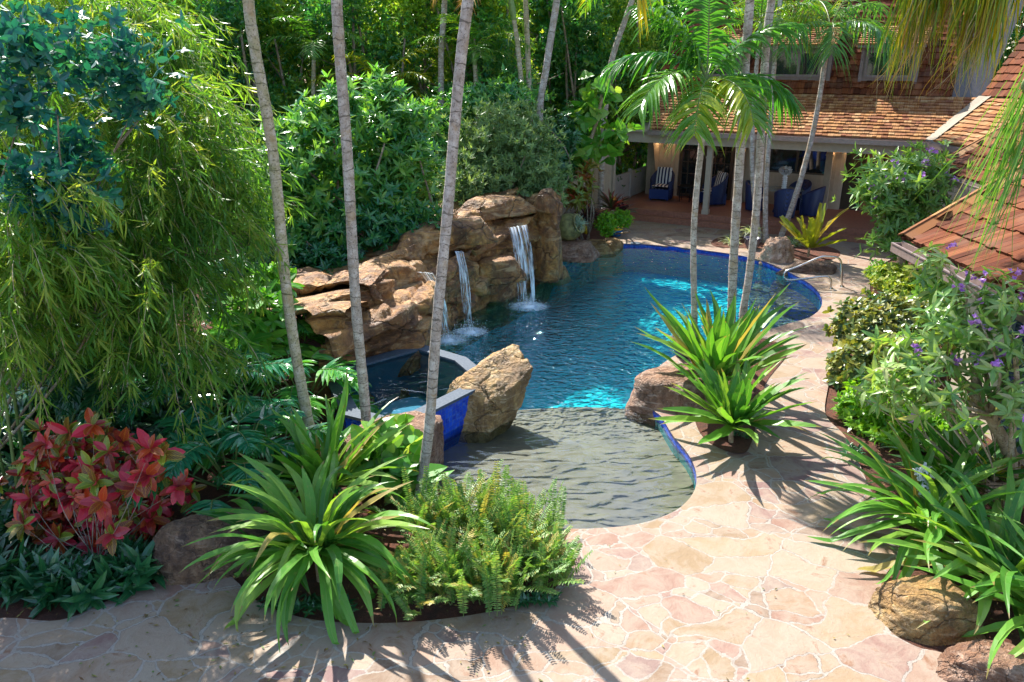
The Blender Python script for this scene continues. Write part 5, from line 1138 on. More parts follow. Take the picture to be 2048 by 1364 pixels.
bush('feathery_bush', 'feathery grey green bush hanging over the top of the rock wall', 'shrub', C(1010, 420, 20.3) * [1, 1, 0], [BL(1010, 260, 20.4, 75, 45, .9), BL(1060, 320, 20, 65, 60, .8), BL(950, 320, 20, 65, 60, .8), BL(1000, 370, 19.8, 90, 50, .7), BL(915, 380, 19, 45, 50, .6), BL(1085, 370, 19.6, 45, 35, .5)], 'juniper', 4200, 9, .15, .035, 204, up=.5, mode='dia', spread=(.3, 1.5), nst=10, lump=.7, shell=.5, rpow=.8)
bush('shade_shrub', 'leafy green shrub behind the feathery bush at the foot of the background palms', 'shrub', C(1010, 330, 22) * [1, 1, 0], [BL(960, 200, 21.8, 60, 35, .7), BL(1030, 195, 22, 60, 35, .7), BL(900, 240, 21.5, 60, 50, .7), BL(870, 320, 20.5, 50, 90, .7)], 'shrub', 950, 7, .17, .055, 205, shell=.35, lump=.6, rr=(.2, 1), nst=6)
bush('silver_shrub', 'grey blue leaved shrub between the feathery bush and the fence', 'shrub', C(1120, 400, 22.5) * [1, 1, 0], [BL(1115, 280, 22.4, 45, 45, .6), BL(1095, 330, 21.8, 40, 40, .5), BL(1140, 320, 22.8, 35, 40, .5)], 'dark_leaf', 520, 7, .18, .06, 206, nst=6, rr=(.5, 1))
for i, (u, v, Y_, s_, lab) in enumerate(((720, 300, 19.5, 1, 'bright jagged leaf plant glowing in the dark trees left of the middle trunk'), )):
    pass

# climbing plant with huge leaves by the fence
mo = bush('climbing_plant', 'climbing plant with big split yellow green leaves on leaning stems by the fence', 'climbing plant', C(1125, 430, 22.6) * [1, 1, 0], [BL(1205, 180, 23.2, 35, 35, .4), BL(1185, 235, 23, 60, 35, .4), BL(1225, 280, 22.8, 40, 40, .4), BL(1165, 310, 22.6, 50, 22, .4)], 'heart', 110, 3, .30, .24, 207, shape='heart', lump=.6, shell=.3, up=.1, out=.5, spread=(.8, 1.5), curl=.3, nst=0)
g = G()
for du in (0, -14): g.tube(bez([C(1120 + du, 440, 22.4) * [1, 1, 0], C(1126 + du, 400, 22.5), C(1160 + du * .6, 330, 22.6), C(1185, 270, 22.9), C(1205, 190, 23.1)], 30), .055, 8)
g.build('stem', M['bark_tan'], mo, smooth=True)
bush('croton_bush', 'croton bush with yellow and red leaves below the climbing plant', 'shrub', C(1175, 430, 21.8) * [1, 1, 0], [BL(1175, 350, 21.8, 22, 22, .3), BL(1160, 385, 21.6, 24, 24, .3), BL(1150, 400, 21.4, 18, 18, .3)], 'croton', 55, 8, .26, .075, 208, rr=(.5, 1), nst=6)
def rosette(name, label, cat, base, mat, n, L, W, seed, trunk=0, spread=.04, **kw):
    rng = R(seed); th = thing(name, base, label, cat, kw.pop('group', None)); b = np.asarray(base, float)
    if trunk: g = G(); g.tube(bez([b, b + [rng.normal() * .03, rng.normal() * .03, trunk]], 8), .035, 8); g.build('stem', M['bark_tan'], th, smooth=True)
    g = G(); straps(g, b + [0, 0, trunk], n, L, W, rng, spread=spread, **kw); g.build('leaves', M[mat], th); return th
rosette('cordyline', 'dark purple spiky cordyline right of the tilted urn', 'cordyline', P(1172, 468), 'cordyline', 60, .72, .075, 209, .40, rr=(0, .6), droop=(.4, 1.2))
rosette('cordyline', 'cordyline with a pink centre standing behind the round potted bushes', 'cordyline', P(1222, 458), 'cordyline', 48, .75, .085, 210, .62, rr=(.3, 1), droop=(.3, 1.1))
rosette('cordyline', 'blue grey cordyline leaning toward the deck above the painted pot', 'cordyline', P(1243, 458), 'cordyline', 30, .6, .075, 211, .50, rr=(.1, .7), droop=(.3, 1.0))
bush('round_bush', 'small round yellow green bush left of the painted pot', 'bush', P(1212, 470), [BL(1212, 448, 21.3, 19, 22, .3)], 'hedge', 420, 5, .07, .03, 212, mode='dia', nst=3)
bush('round_bush', 'small round yellow green bush growing in the painted pot', 'bush', P(1243, 466) + [0, 0, .25], [BL(1243, 437, 21.8, 20, 17, .3)], 'hedge', 420, 5, .07, .03, 213, mode='dia', nst=3)
pt_ = P(1232, 472); pot = thing('painted_pot', pt_, 'pot painted blue and yellow on the paving beside the round bushes', 'pot')
g = G(); g.lathe(pt_, [(0, .0), (.13, .0), (.19, .16), (.20, .2)], 24); g.build('blue_base', M['pot_blue'], pot, smooth=True)
g = G(); g.lathe(pt_, [(.19, .2), (.21, .3), (.23, .34), (.20, .34), (.17, .25), (0, .25)], 24); g.build('yellow_rim', M['pot_yellow'], pot, smooth=True)
pt_ = P(1172, 474); pot = thing('yellow_pot', pt_ + [0, 0, .1], 'small yellow cup shaped pot right of the tilted urn', 'pot'); g = G(); g.lathe(pt_ + [0, 0, .1], [(0, 0), (.06, 0), (.07, .1), (.13, .2), (.11, .2), (.05, .1), (0, .1)], 18); g.build('body', M['pot_yellow'], pot, smooth=True)
pt_ = P(1212, 458) + [-.1, .5, 0]; pot = thing('terracotta_pot', pt_, 'terracotta pot half hidden behind the round bushes', 'pot'); g = G(); g.lathe(pt_, [(0, 0), (.16, 0), (.24, .45), (.27, .45), (.27, .52), (.22, .52), (.2, .42), (0, .42)], 22); g.build('body', M['terracotta'], pot, smooth=True)
# urn lying on the ledge
uc = P(1134, 478, .40) + [0, .05, .30]; ax_z = nrm(np.array([.75, -.48, .38])); ax_x = nrm(np.cross(ax_z, UP)); ax_y = np.cross(ax_z, ax_x)
ur = thing('urn', uc - [0, 0, .3], 'tilted mossy clay urn on the flat rock ledge with a silvery plant in its mouth', 'urn')
g = G(); g.lathe(uc, [(a_ * 1.22, b_ * 1.22) for a_, b_ in [(0, -.30), (.10, -.29), (.22, -.20), (.30, -.04), (.31, .08), (.27, .20), (.19, .27), (.19, .31), (.23, .33), (.21, .35), (.16, .31), (.15, .24), (0, .22)]], 36, ax=(ax_x, ax_y, ax_z)); g.build('body', M['urn'], ur, smooth=True)
sp_ = thing('silvery_plant', uc + ax_z * .25, 'silvery trailing plant spilling from the tilted urn', 'plant'); g = G(); rg_ = R(3)
c_ = uc + ax_z * .34 + rdir(rg_, 34) * .09; whorls(g, c_, np.tile(ax_z, (34, 1)) + rdir(rg_, 34) * .5, 3, .20, .02, rg_, (.2, 1.0), 'lance', .6); g.build('leaves', M['silver'], sp_)

# far bed in front of the porch
for i, (u, v, lab, n, L) in enumerate(((1462, 488, 'spider plant at the left end of the far flower bed', 50, .45), (1500, 487, 'spider plant in the dark glazed pot behind the thick trunks', 50, .42), (1590, 492, 'spider plant between the driftwood stump and the nest leaved plant', 45, .34), (1578, 486, 'yellow green tuft behind the driftwood stump', 45, .36))):
    rosette('spider_plant', lab, 'spider plant', P(u, v) + [0, 0, .3 if i == 1 else 0], 'spider' if i < 3 else 'strap_light', n, L, .028, 220 + i, droop=(.9, 2.2), K=7)
pt_ = P(1503, 497); pot = thing('glazed_pot', pt_, 'dark glazed pot behind the thick palm trunks in the far bed', 'pot'); g = G(); g.lathe(pt_, [(0, 0), (.13, 0), (.2, .15), (.21, .27), (.24, .31), (.2, .31), (.17, .24), (0, .24)], 22); g.build('body', M['pot_dark'], pot, smooth=True)
boulder('driftwood_stump', P(1552, 522) + [0, .1, .22], (.38, .30, .42), M['driftwood'], 31, 'gnarled pale driftwood stump at the foot of the leaning palm', rot=.2, planes=6, amp=.28, res=72, cat='stump')
boulder('boulder', P(1630, 545) + [0, .15, .06], (.70, .34, .22), M['rock_brown'], 32, 'flat dark rock under the nest leaved plant by the handrail', rot=-.12, amp=.08)
rosette('nest_plant', 'big yellow green nest plant with red tinged leaves on the flat dark rock', 'plant', P(1615, 520) + [0, 0, .10], 'nest', 15, 1.25, .21, 230, .25, elev=(.55, 1.4), droop=(.0, .45), wave=.04, tipw=.45, spread=.05, fold=.3)
# flowering tree in front of the low roofs
tb_ = P(1797, 545); ft = bush('flowering_tree', 'small tree with purple flowers between the porch and the low roofs', 'tree', tb_, [BL(1800, 350, 17.8, 85, 40, .9), BL(1755, 385, 17.6, 45, 45, .7), BL(1850, 340, 17.9, 60, 40, .7), BL(1840, 400, 17.6, 55, 40, .7), BL(1800, 440, 17.6, 60, 35, .7), BL(1785, 485, 17.5, 40, 25, .5)], 'tibou', 900, 6, .20, .055, 240, up=.5, nst=0, shell=.25, lump=.6, flowers=(18, .045, 'petal_purple', 5), rr=(0, .75))
g = G(); stems(g, tb_ + [0, 0, .5], [C(1750, 380, 17.6), C(1860, 350, 17.8), C(1800, 330, 17.8), C(1840, 400, 17.5), C(1775, 450, 17.5)], .07, R(3), n=8); g.tube(bez([tb_, tb_ + [.05, 0, .3], tb_ + [0, 0, .65]], 10), .13, 10); g.build('trunk', M['bark_tan'], ft, smooth=True)
# hedges on the right
bush('hedge_ball', 'round yellow green shrub right of the handrail', 'shrub', P(1795, 585), [BL(1790, 560, 16.3, 42, 28, .6), BL(1815, 585, 15.8, 45, 25, .6)], 'yellow_shrub', 1100, 5, .09, .035, 250, nst=0, up=.8)
bush('hedge_ball', 'darker green low shrub behind the yellow green one, under the low roof edge', 'shrub', P(1850, 575), [BL(1850, 550, 16.6, 50, 22, .6), BL(1765, 548, 16.8, 22, 22, .5), BL(1845, 590, 15.6, 40, 22, .5)], 'hedge', 1000, 5, .09, .035, 251, nst=0, rr=(0, .5), up=.8)
bush('variegated_hedge', 'clipped hedge with dark bronze and cream leaves along the walk', 'hedge', P(1770, 760), [BL(1730, 660, 12.6, 55, 45, .7), BL(1790, 640, 12.8, 70, 45, .7), BL(1715, 740, 11.6, 45, 55, .5), BL(1860, 650, 12.6, 70, 50, .7), BL(1790, 720, 11.8, 60, 50, .6)], 'hedge_varieg', 2600, 5, .10, .06, 252, shape='oval', nst=0, up=.5, cols=3, curl=.3, shell=.8)
bush('green_hedge', 'bright green small leaved hedge below the flowering shrub', 'hedge', P(1790, 900), [BL(1730, 850, 10.3, 50, 65, .5), BL(1800, 860, 9.9, 70, 70, .6), BL(1880, 880, 9.6, 70, 60, .6), BL(1760, 790, 10.8, 50, 40, .5)], 'hedge', 3200, 5, .10, .04, 253, nst=0, up=.5, cols=2, shell=.8, shape='small')
fs = bush('flowering_shrub', 'wide open shrub with drooping leaves and purple flowers at the right edge', 'shrub', C(2025, 980, 8.0) * [1, 1, 0], [BL(1830, 700, 8.2, 70, 55, .5), BL(1900, 640, 8.3, 80, 55, .6), BL(1960, 700, 8.0, 90, 80, .6), BL(1850, 780, 7.8, 110, 50, .5), BL(1990, 610, 8.1, 60, 60, .5), BL(2030, 800, 7.6, 60, 60, .5), BL(1750, 770, 8.4, 30, 45, .4), BL(1870, 540, 8.6, 40, 50, .3)], 'tibou', 400, 6, .16, .047, 254, up=.35, nst=26, r0=.012, bark='bark_tan', spread=(.7, 1.75), curl=.5, shell=.35, lump=.6, rnd_ax=.5, flowers=(26, .033, 'petal_purple', 7))
g = G(); bs = C(2030, 960, 7.9) * [1, 1, 0]; kn = C(1985, 830, 7.9); stems(g, kn, [C(1760, 740, 8.2), C(1830, 700, 8.2), C(1900, 620, 8.3), C(1960, 640, 8.0), C(1840, 790, 7.8), C(1880, 520, 8.5), C(1780, 700, 8.2), C(1930, 570, 8.3)], .030, R(8), n=8)
q = bez([bs, C(2020, 920, 7.9), C(1990, 850, 7.9), C(1950, 790, 8.0), C(1905, 745, 8.1)], 40); g.tube(q, np.linspace(.085, .045, len(q)), 12); q = bez([C(1955, 795, 8.0), C(1948, 740, 8), C(1960, 690, 8)], 20); g.tube(q, np.linspace(.05, .02, len(q)), 8)
q = bez([C(2020, 1000, 7.7), C(2024, 880, 7.7), C(2034, 790, 7.7), C(2030, 700, 7.7)], 30); g.tube(q, np.linspace(.04, .025, len(q)), 8); g.build('trunk', M['bark_tan'], fs, smooth=True)

# strap leaved lilies
def lily(label, base, n, L, W, seed, mat='strap', trunk=.15, name='strap_leaf_lily', group='strap leaved lilies', **kw):
    return rosette(name, label, 'lily', base, mat, n, L, W, seed, trunk, group=group, **kw)
lily('large strap leaved lily left of the ferns, drooping onto the paving', P(640, 1160), 100, 1.25, .105, 301, mat='strap_light', trunk=.42, spread=.15, K=13, elev=(-.25, 1.4), droop=(.7, 2.1))
lily('upright strap leaved lily behind the drooping one, in front of the spa rock', P(650, 1020), 44, 1.3, .125, 302, mat='strap_light', trunk=.30, spread=.12, K=11, elev=(.5, 1.5), droop=(.3, 1.1))
lily('strap leaved lily low by the dark brown boulder', P(540, 1130), 20, 1.0, .12, 303, trunk=.15, spread=.08, elev=(.3, 1.3), droop=(1.0, 2.2))
lily('tall strap leaved lily on the island bed by the pool, the front one', P(1462, 885), 44, 1.15, .165, 304, mat='strap_light', trunk=.30, spread=.09, elev=(.15, 1.5), droop=(.05, .8), K=11)
lily('rear strap leaved lily on the island bed, against the palm trunks by the pool', P(1430, 800), 60, 1.45, .16, 305, mat='strap_light', trunk=.40, spread=.20, elev=(.45, 1.52), droop=(.05, .55), K=11)
lily('strap leaved lily on the right spreading farthest over the walk', P(1850, 1085), 78, 1.32, .10, 306, mat='strap_light', trunk=.30, spread=.20, K=13, elev=(-.05, 1.3), droop=(.6, 1.6))
lily('strap leaved lily under the flowering shrub by the green hedge', P(1895, 1010), 46, 1.1, .12, 307, trunk=.3, spread=.15, elev=(.1, 1.4), droop=(.3, 1.3), K=11)
lily('strap leaved lily at the right edge of the picture above the ochre boulder', P(1995, 1190), 62, 1.3, .115, 308, mat='strap_light', trunk=.25, spread=.14, elev=(-.1, 1.4), droop=(.4, 1.6), K=12)
lily('strap leaved lily in the lower right corner over the low boulder', P(2110, 1285), 46, 1.25, .12, 309, mat='strap_light', trunk=.25, spread=.12, elev=(0, 1.4), droop=(.4, 1.5), K=12)
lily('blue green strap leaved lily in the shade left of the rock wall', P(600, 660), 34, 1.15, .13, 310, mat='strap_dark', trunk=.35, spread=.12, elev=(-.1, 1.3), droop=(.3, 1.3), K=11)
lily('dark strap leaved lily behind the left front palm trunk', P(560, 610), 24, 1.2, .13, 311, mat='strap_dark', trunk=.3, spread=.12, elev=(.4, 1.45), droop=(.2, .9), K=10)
or_ = thing('white_orchid', P(1865, 1060) + [0, 0, .3], 'spray of small white orchid blossoms above the strap leaves', 'orchid')
g = G(); q = bez([P(1865, 1060) + [0, 0, .3], C(1850, 980, 7.5), C(1843, 930, 7.4)], 14); g.tube(q, .006, 5); g.build('stalk', M['stem'], or_)
rg_ = R(4); pts = np.concatenate([q[-9:] + rg_.normal(size=(9, 3)) * .03 for _ in range(4)]); g = G(); whorls(g, pts, rdir(rg_, len(pts)), 5, .04, .022, rg_, (.9, 1.5), 'oval'); g.build('blossoms', M['petal_white'], or_)
wb = thing('orchid_basket', C(1985, 965, 7.7) - [0, 0, .1], 'slatted wooden basket under a spidery orchid at the right edge', 'basket'); c_ = C(1985, 965, 7.7)
g = G()
for k in range(5):
    for s_ in (-1, 1):
        g.box(c_ + [0, s_ * .13, -.1 + k * .04], (.32, .022, .022)); g.box(c_ + [s_ * .13, 0, -.08 + k * .04], (.022, .32, .022))
g.build('slats', M['driftwood'], wb)
rosette('spidery_orchid', 'yellow striped spidery orchid sitting on the slatted basket', 'orchid', c_ + [0, 0, .05], 'nest', 26, .42, .035, 312, .05, rr=(0, .6), droop=(.6, 1.4), zmin=.5, elev=(.1, 1.2))

pt_ = P(1368, 712); pot = thing('glazed_pot', pt_, 'dark blue patterned pot at the pool edge behind the rear strap leaved lily', 'pot'); g = G(); g.lathe(pt_, [(0, 0), (.15, 0), (.17, .05), (.20, .22), (.23, .34), (.25, .36), (.22, .37), (.19, .30), (0, .30)], 26); g.build('body', M['pot_dark'], pot, smooth=True)
g = G(); g.lathe(pt_, [(.205, .22), (.215, .225), (.225, .26), (.222, .265)], 26); g.build('band', M['pot_blue'], pot, smooth=True)
rosette('potted_grass', 'small green and white tuft in the dark blue pot at the pool edge', 'plant', pt_ + [0, 0, .30], 'spider', 30, .28, .02, 313, droop=(.5, 1.6), K=7)
# sword ferns
for i, (u, v, s_, lab) in enumerate(((900, 1185, .95, 'sword fern clump next to the big drooping lily'), (985, 1195, .95, 'sword fern clump in the middle front of the fern bed'), (1070, 1160, .80, 'sword fern clump nearest the paving at the right end of the bed'), (880, 1090, 1.0, 'sword fern clump at the foot of the right front palm trunk'), (960, 1085, 1.1, 'tall sword fern clump behind the front ferns'), (1040, 1095, .85, 'sword fern clump beside the sun shelf'), (840, 1190, .65, 'low sword fern clump under the lily leaves'), (1015, 1120, 1.0, 'sword fern clump in the heart of the fern bed'))):
    rng = R(330 + i); b = P(u, v); th = thing('sword_fern', b, lab, 'fern', 'sword ferns in the front bed'); g = G()
    for k in range(58):
        a = k * 2.4 + rng.normal() * .2; q = k / 57
        frond(g, b + [rng.normal() * .15, rng.normal() * .13, .02], a, 1.52 - .72 * q + rng.normal() * .08, s_ * .9 * rng.uniform(.6, .95), .065, 34, .2 + .75 * q * rng.uniform(.5, 1.2), .022, rng, hang=.2, fwd=.25, stem_r=.004, lift=.0, start=.08, K2=3, rr=(0, 1) if rng.random() > .12 else (.8, 1), prof=lambda t: np.sin(np.pi * (.12 + .80 * t)) ** .6)
    g.build('fronds', [M['fern'], M['stem']], th)
# heart leaved plant
hl = bush('heart_leaf_plant', 'bright heart shaped leaves climbing at the foot of the middle front trunk', 'plant', P(775, 1000), [BL(780, 890, 8.5, 65, 45, .3), BL(800, 950, 8.3, 60, 40, .3), BL(740, 920, 8.4, 40, 50, .25)], 'heart', 85, 2, .24, .18, 340, shape='heart', up=.25, out=.2, spread=(.7, 1.4), curl=.25, nst=22, r0=.010, bark='stem')

# philodendrons
def philo(label, base, n, L, leafL, seed, mat='philo', rr=(0, 1), elev=(.2, 1.2), az=None, pet=.5):
    rng = R(seed); th = thing('philodendron', base, label, 'philodendron', 'split leaf philodendrons'); g = G(); b = np.asarray(base, float)
    for k in range(n):
        a = (k * 2.4 if az is None else rng.uniform(*az)) + rng.normal() * .15; e = elev[0] + (elev[1] - elev[0]) * (k / n); h = np.array([math.cos(a) * math.cos(e), math.sin(a) * math.cos(e), math.sin(e)])
        tip = b + h * pet * rng.uniform(.7, 1.3) + [0, 0, .1]; q = bez([b, b + h * pet * .5 + [0, 0, .05], tip], 8); g.tube(q, .010, 5, 1, False)
        frond(g, tip, a + rng.normal() * .2, e * .35 - .1, L * rng.uniform(.8, 1.15), leafL, 11, .75, .085, rng, hang=.30, fwd=.75, stem_r=.008, lift=.15, start=.0, rr=(rr[0] + rng.random() * .3 * (rr[1] - rr[0]), rr[1]), K2=6, prof=lambda t: .72 + .45 * np.sin(np.pi * np.clip(.25 + .75 * t, 0, 1)) - .45 * t)
    g.build('leaves', [M[mat], M['stem']], th); return th
philo('sunlit split leaf philodendron directly behind the left front palm trunk', P(610, 830) + [0, 0, .1], 26, .50, .30, 350, pet=.65, elev=(.15, 1.3), rr=(.2, 1))
philo('split leaf philodendron with bright leaves higher up behind the left front trunk', P(570, 760) + [0, 0, .3], 24, .52, .30, 351, pet=.7, elev=(.2, 1.35), rr=(.3, 1))
philo('dark split leaf philodendron in the shade above the brown boulder', P(470, 1000) + [0, 0, .1], 20, .55, .30, 352, pet=.75, elev=(.25, 1.3), rr=(0, .45))
philo('split leaf philodendron between the brown boulder and the upright lily', P(560, 960) + [0, 0, .05], 16, .48, .28, 353, pet=.6, elev=(.2, 1.2), rr=(.1, .8))
philo('shaded split leaf philodendron right of the red croton, under the bamboo', P(430, 880) + [0, 0, .3], 18, .55, .30, 354, pet=.8, elev=(.3, 1.3), rr=(0, .5))
bush('broad_leaf_shrub', 'bright broad leaved shrub between the bamboo and the philodendrons', 'shrub', P(500, 760), [BL(510, 640, 11, 60, 60, .5), BL(470, 700, 10.6, 50, 50, .4), BL(540, 580, 11.6, 40, 40, .4)], 'heart', 160, 5, .26, .10, 355, shape='oval', rr=(0, .7), nst=6, up=.7)

# croton with red leaves
rng = R(360); cl = [(180, 850), (92, 895), (215, 905), (135, 960), (60, 1005), (235, 965), (330, 905), (283, 985), (305, 1045), (185, 1020), (120, 1075), (240, 1120), (228, 1062), (352, 975), (60, 950), (250, 880), (165, 915), (290, 940), (45, 1045), (195, 1085), (345, 940), (130, 875), (215, 1010), (270, 1090), (90, 1040), (150, 1000), (300, 900), (200, 960)]
bs = P(200, 1130); ct = thing('croton_bush', bs, 'croton bush with large red, pink and yellow veined leaves in the lower left', 'shrub')
cc = np.array([C(u + rng.normal() * 6, v + rng.normal() * 6, 7.3 + rng.normal() * .18 - (v - 850) * .0012) for u, v in cl]); ax = np.array([[(u - 200) * .0025, -.75, .75] for u, v in cl])
g = G()
for q in range(len(cc)): whorls(g, cc[q:q + 1], ax[q:q + 1] + rng.normal(size=(1, 3)) * .22, 15, .165, .082, rng, (.25, 1.95), 'oval', .45, .14, ((0, .7) if rng.random() < .5 else (.1, 1)), lv=.2, shared=.0)
c2_, D2 = blobpts(rng, [BL(190, 975, 7.5, 165, 135, .35)], 210); whorls(g, c2_, D2 * .4 + [0, -.5, .6], 9, .13, .06, rng, (.3, 1.7), 'oval', .4, .14, (.0, 1), shared=.0)
g.build('foliage', M['croton'], ct); g = G(); stems(g, bs, cc - [0, 0, .03], .006, rng, n=5); g.build('stem', M['bark'], ct, smooth=True)
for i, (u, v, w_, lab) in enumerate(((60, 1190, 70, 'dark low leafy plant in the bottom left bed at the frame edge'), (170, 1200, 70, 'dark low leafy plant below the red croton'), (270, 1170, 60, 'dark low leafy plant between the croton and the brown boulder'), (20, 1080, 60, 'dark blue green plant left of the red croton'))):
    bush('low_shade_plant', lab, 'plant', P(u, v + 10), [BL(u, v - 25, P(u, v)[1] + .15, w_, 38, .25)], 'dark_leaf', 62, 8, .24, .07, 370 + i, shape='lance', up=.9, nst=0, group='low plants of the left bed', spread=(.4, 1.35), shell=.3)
# fishtail palm
rng = R(380); fb_ = C(120, 900, 9.2) * [1, 1, 0]; fp_ = thing('fishtail_palm', fb_, 'dark fishtail palm fronds above the red croton', 'palm'); g = G()
for k, (u, v) in enumerate(((60, 760), (130, 790), (200, 770), (90, 830), (250, 800), (170, 720), (20, 840))):
    st = C(u, v - 60, 9.2); q = bez([fb_, (fb_ + st) / 2 + [0, .2, .3], st], 14); g.tube(q, .014, 5, 1, False)
    frond(g, st, -1.4 + rng.normal() * .9, .1, .9, .24, 12, 1.0, .13, rng, hang=.5, fwd=.8, K2=4, start=.1)
g.build('fronds', [M['dark_leaf'], M['stem']], fp_)
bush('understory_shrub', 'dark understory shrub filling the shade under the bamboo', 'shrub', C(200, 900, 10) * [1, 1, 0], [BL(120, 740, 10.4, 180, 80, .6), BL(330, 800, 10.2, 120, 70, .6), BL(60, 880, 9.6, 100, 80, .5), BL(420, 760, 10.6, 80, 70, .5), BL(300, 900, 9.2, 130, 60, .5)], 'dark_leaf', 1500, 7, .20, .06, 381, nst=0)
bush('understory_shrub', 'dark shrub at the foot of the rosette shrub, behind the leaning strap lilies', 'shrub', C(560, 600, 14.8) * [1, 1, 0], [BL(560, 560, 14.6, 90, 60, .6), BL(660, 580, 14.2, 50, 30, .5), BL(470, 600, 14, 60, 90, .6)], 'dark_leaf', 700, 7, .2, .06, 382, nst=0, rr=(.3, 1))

# ---- bamboo
def bamboo(label, base, blobs, nb, seed, L=.19, W=.018, ncul=12, mat='bamboo', rr=(0, 1), hang=1.0):
    """arching branches that weep outward, fans of narrow leaves along them"""
    rng = R(seed); th = thing('bamboo', base, label, 'bamboo', 'bamboo clumps'); c, D = blobpts(rng, blobs, nb, .35, .5); K = 9
    t = np.linspace(0, 1, K); Lb = rng.uniform(.55, 1.25, nb) * hang
    h = nrm(D * [1, 1, 0] + rng.normal(size=(nb, 3)) * [.5, .5, 0] + [.25, -.35, 0]); el0 = rng.uniform(.0, .7, nb); dr = rng.uniform(1.3, 2.1, nb)
    el = el0[:, None] - dr[:, None] * t[None]; el = np.maximum(el, -1.45)
    T = np.cos(el)[..., None] * h[:, None] + np.sin(el)[..., None] * UP
    Pt = c[:, None] + np.concatenate([np.zeros((nb, 1, 3)), np.cumsum(T[:, :-1] * (Lb / (K - 1))[:, None, None], 1)], 1)
    g = G(); tone = rr[0] + (rr[1] - rr[0]) * rng.beta(1.6, 1.8, nb)
    for k in range(1, K):
        for rep_ in range(2 if k > 2 else 1):
            cen = Pt[:, k] + rng.normal(size=(nb, 3)) * .035; ax = T[:, k] * .8 + [0, 0, -.45] + rng.normal(size=(nb, 3)) * .32
            for lo, hi in ((0, .5), (.5, 1.01)):
                m_ = (tone >= lo) & (tone < hi)
                if m_.any(): whorls(g, cen[m_], ax[m_], 4, L, W, rng, (.10, .75), 'lance', .2, .1, (max(0, lo - .15), min(1, hi + .1)), 0, 2, 'leaf', .28, 1.0, .5)
    S = nrm(np.cross(T, UP) + 1e-4); strips(g, Pt, S, np.broadcast_to(np.linspace(.010, .004, K), (nb, K)), rnd=np.full(nb, .9), cols=2, mi=1)
    g.build('foliage', [M[mat], M['bark_tan']], th)
    g = G(); tips = c[rng.choice(nb, ncul, replace=False)]
    for tp in tips:
        b = np.asarray(base) + rng.normal(size=3) * [.35, .35, 0]; top = np.array([(b[0] * .35 + tp[0] * .65), (b[1] * .35 + tp[1] * .65), max(tp[2] + .5, 1.5)]); q = bez([b, (b + top) / 2 + [0, 0, .5], top, tp], 36); g.tube(q, np.linspace(.022, .005, len(q)), 6)
    g.build('culms', M['stem'], th, smooth=True); return th
bamboo('large bamboo clump with weeping foliage in the left centre', C(330, 800, 10) * [1, 1, 0], [BL(300, 210, 10.2, 85, 90, .8), BL(350, 300, 9.8, 90, 80, .7), BL(300, 400, 9.4, 130, 90, .8), BL(405, 420, 9.6, 85, 90, .6), BL(240, 540, 9.0, 100, 80, .6), BL(340, 560, 9.0, 100, 80, .7), BL(270, 660, 8.8, 90, 60, .5), BL(340, 690, 8.9, 60, 50, .4)], 400, 401)
bamboo('bamboo clump hanging in from the left edge above the dark palm', C(-60, 900, 7.8) * [1, 1, 0], [BL(50, 430, 8.2, 90, 70, .5), BL(70, 520, 8.0, 90, 60, .5), BL(20, 600, 7.8, 60, 60, .4), BL(-20, 500, 8, 80, 120, .5), BL(20, 700, 7.8, 30, 40, .3)], 200, 402, rr=(.3, 1))
bamboo('bamboo foliage along the top left edge behind the sky tinted leaves', C(150, 700, 11.5) * [1, 1, 0], [BL(100, 40, 11, 180, 80, .9), BL(250, 50, 11.5, 90, 80, .9), BL(300, 100, 11.5, 40, 60, .5), BL(130, 220, 11, 160, 100, .9)], 330, 403, rr=(.2, 1))
bamboo('bamboo foliage low between the big clump and the left edge', C(150, 950, 9.5) * [1, 1, 0], [BL(160, 480, 10, 120, 110, .7), BL(170, 610, 9.6, 80, 70, .5)], 170, 404, rr=(0, .6))
def leafy(label, base, blobs, n, seed):
    return bush('sky_tinted_tree', label, 'tree', base, blobs, 'sky_tinted', n, 5, .10, .05, seed, shape='oval', up=-.3, out=.4, spread=(.6, 1.5), nst=5, r0=.02, shell=.15, lump=.6, group='sky tinted trees at the left edge')
leafy('branches with sky tinted leaves in the top left corner', C(-150, 800, 8.2) * [1, 1, 0], [BL(60, 100, 8.2, 110, 90, .5), BL(220, 120, 8.6, 110, 90, .5), BL(20, 220, 8, 60, 60, .4), BL(270, 200, 8.8, 60, 50, .3)], 620, 410)
leafy('branches with sky tinted leaves below the first ones, in front of the bamboo', C(-120, 850, 8.3) * [1, 1, 0], [BL(90, 370, 8.0, 110, 60, .4), BL(130, 440, 8, 60, 50, .3), BL(150, 300, 8.4, 60, 50, .3)], 400, 411)

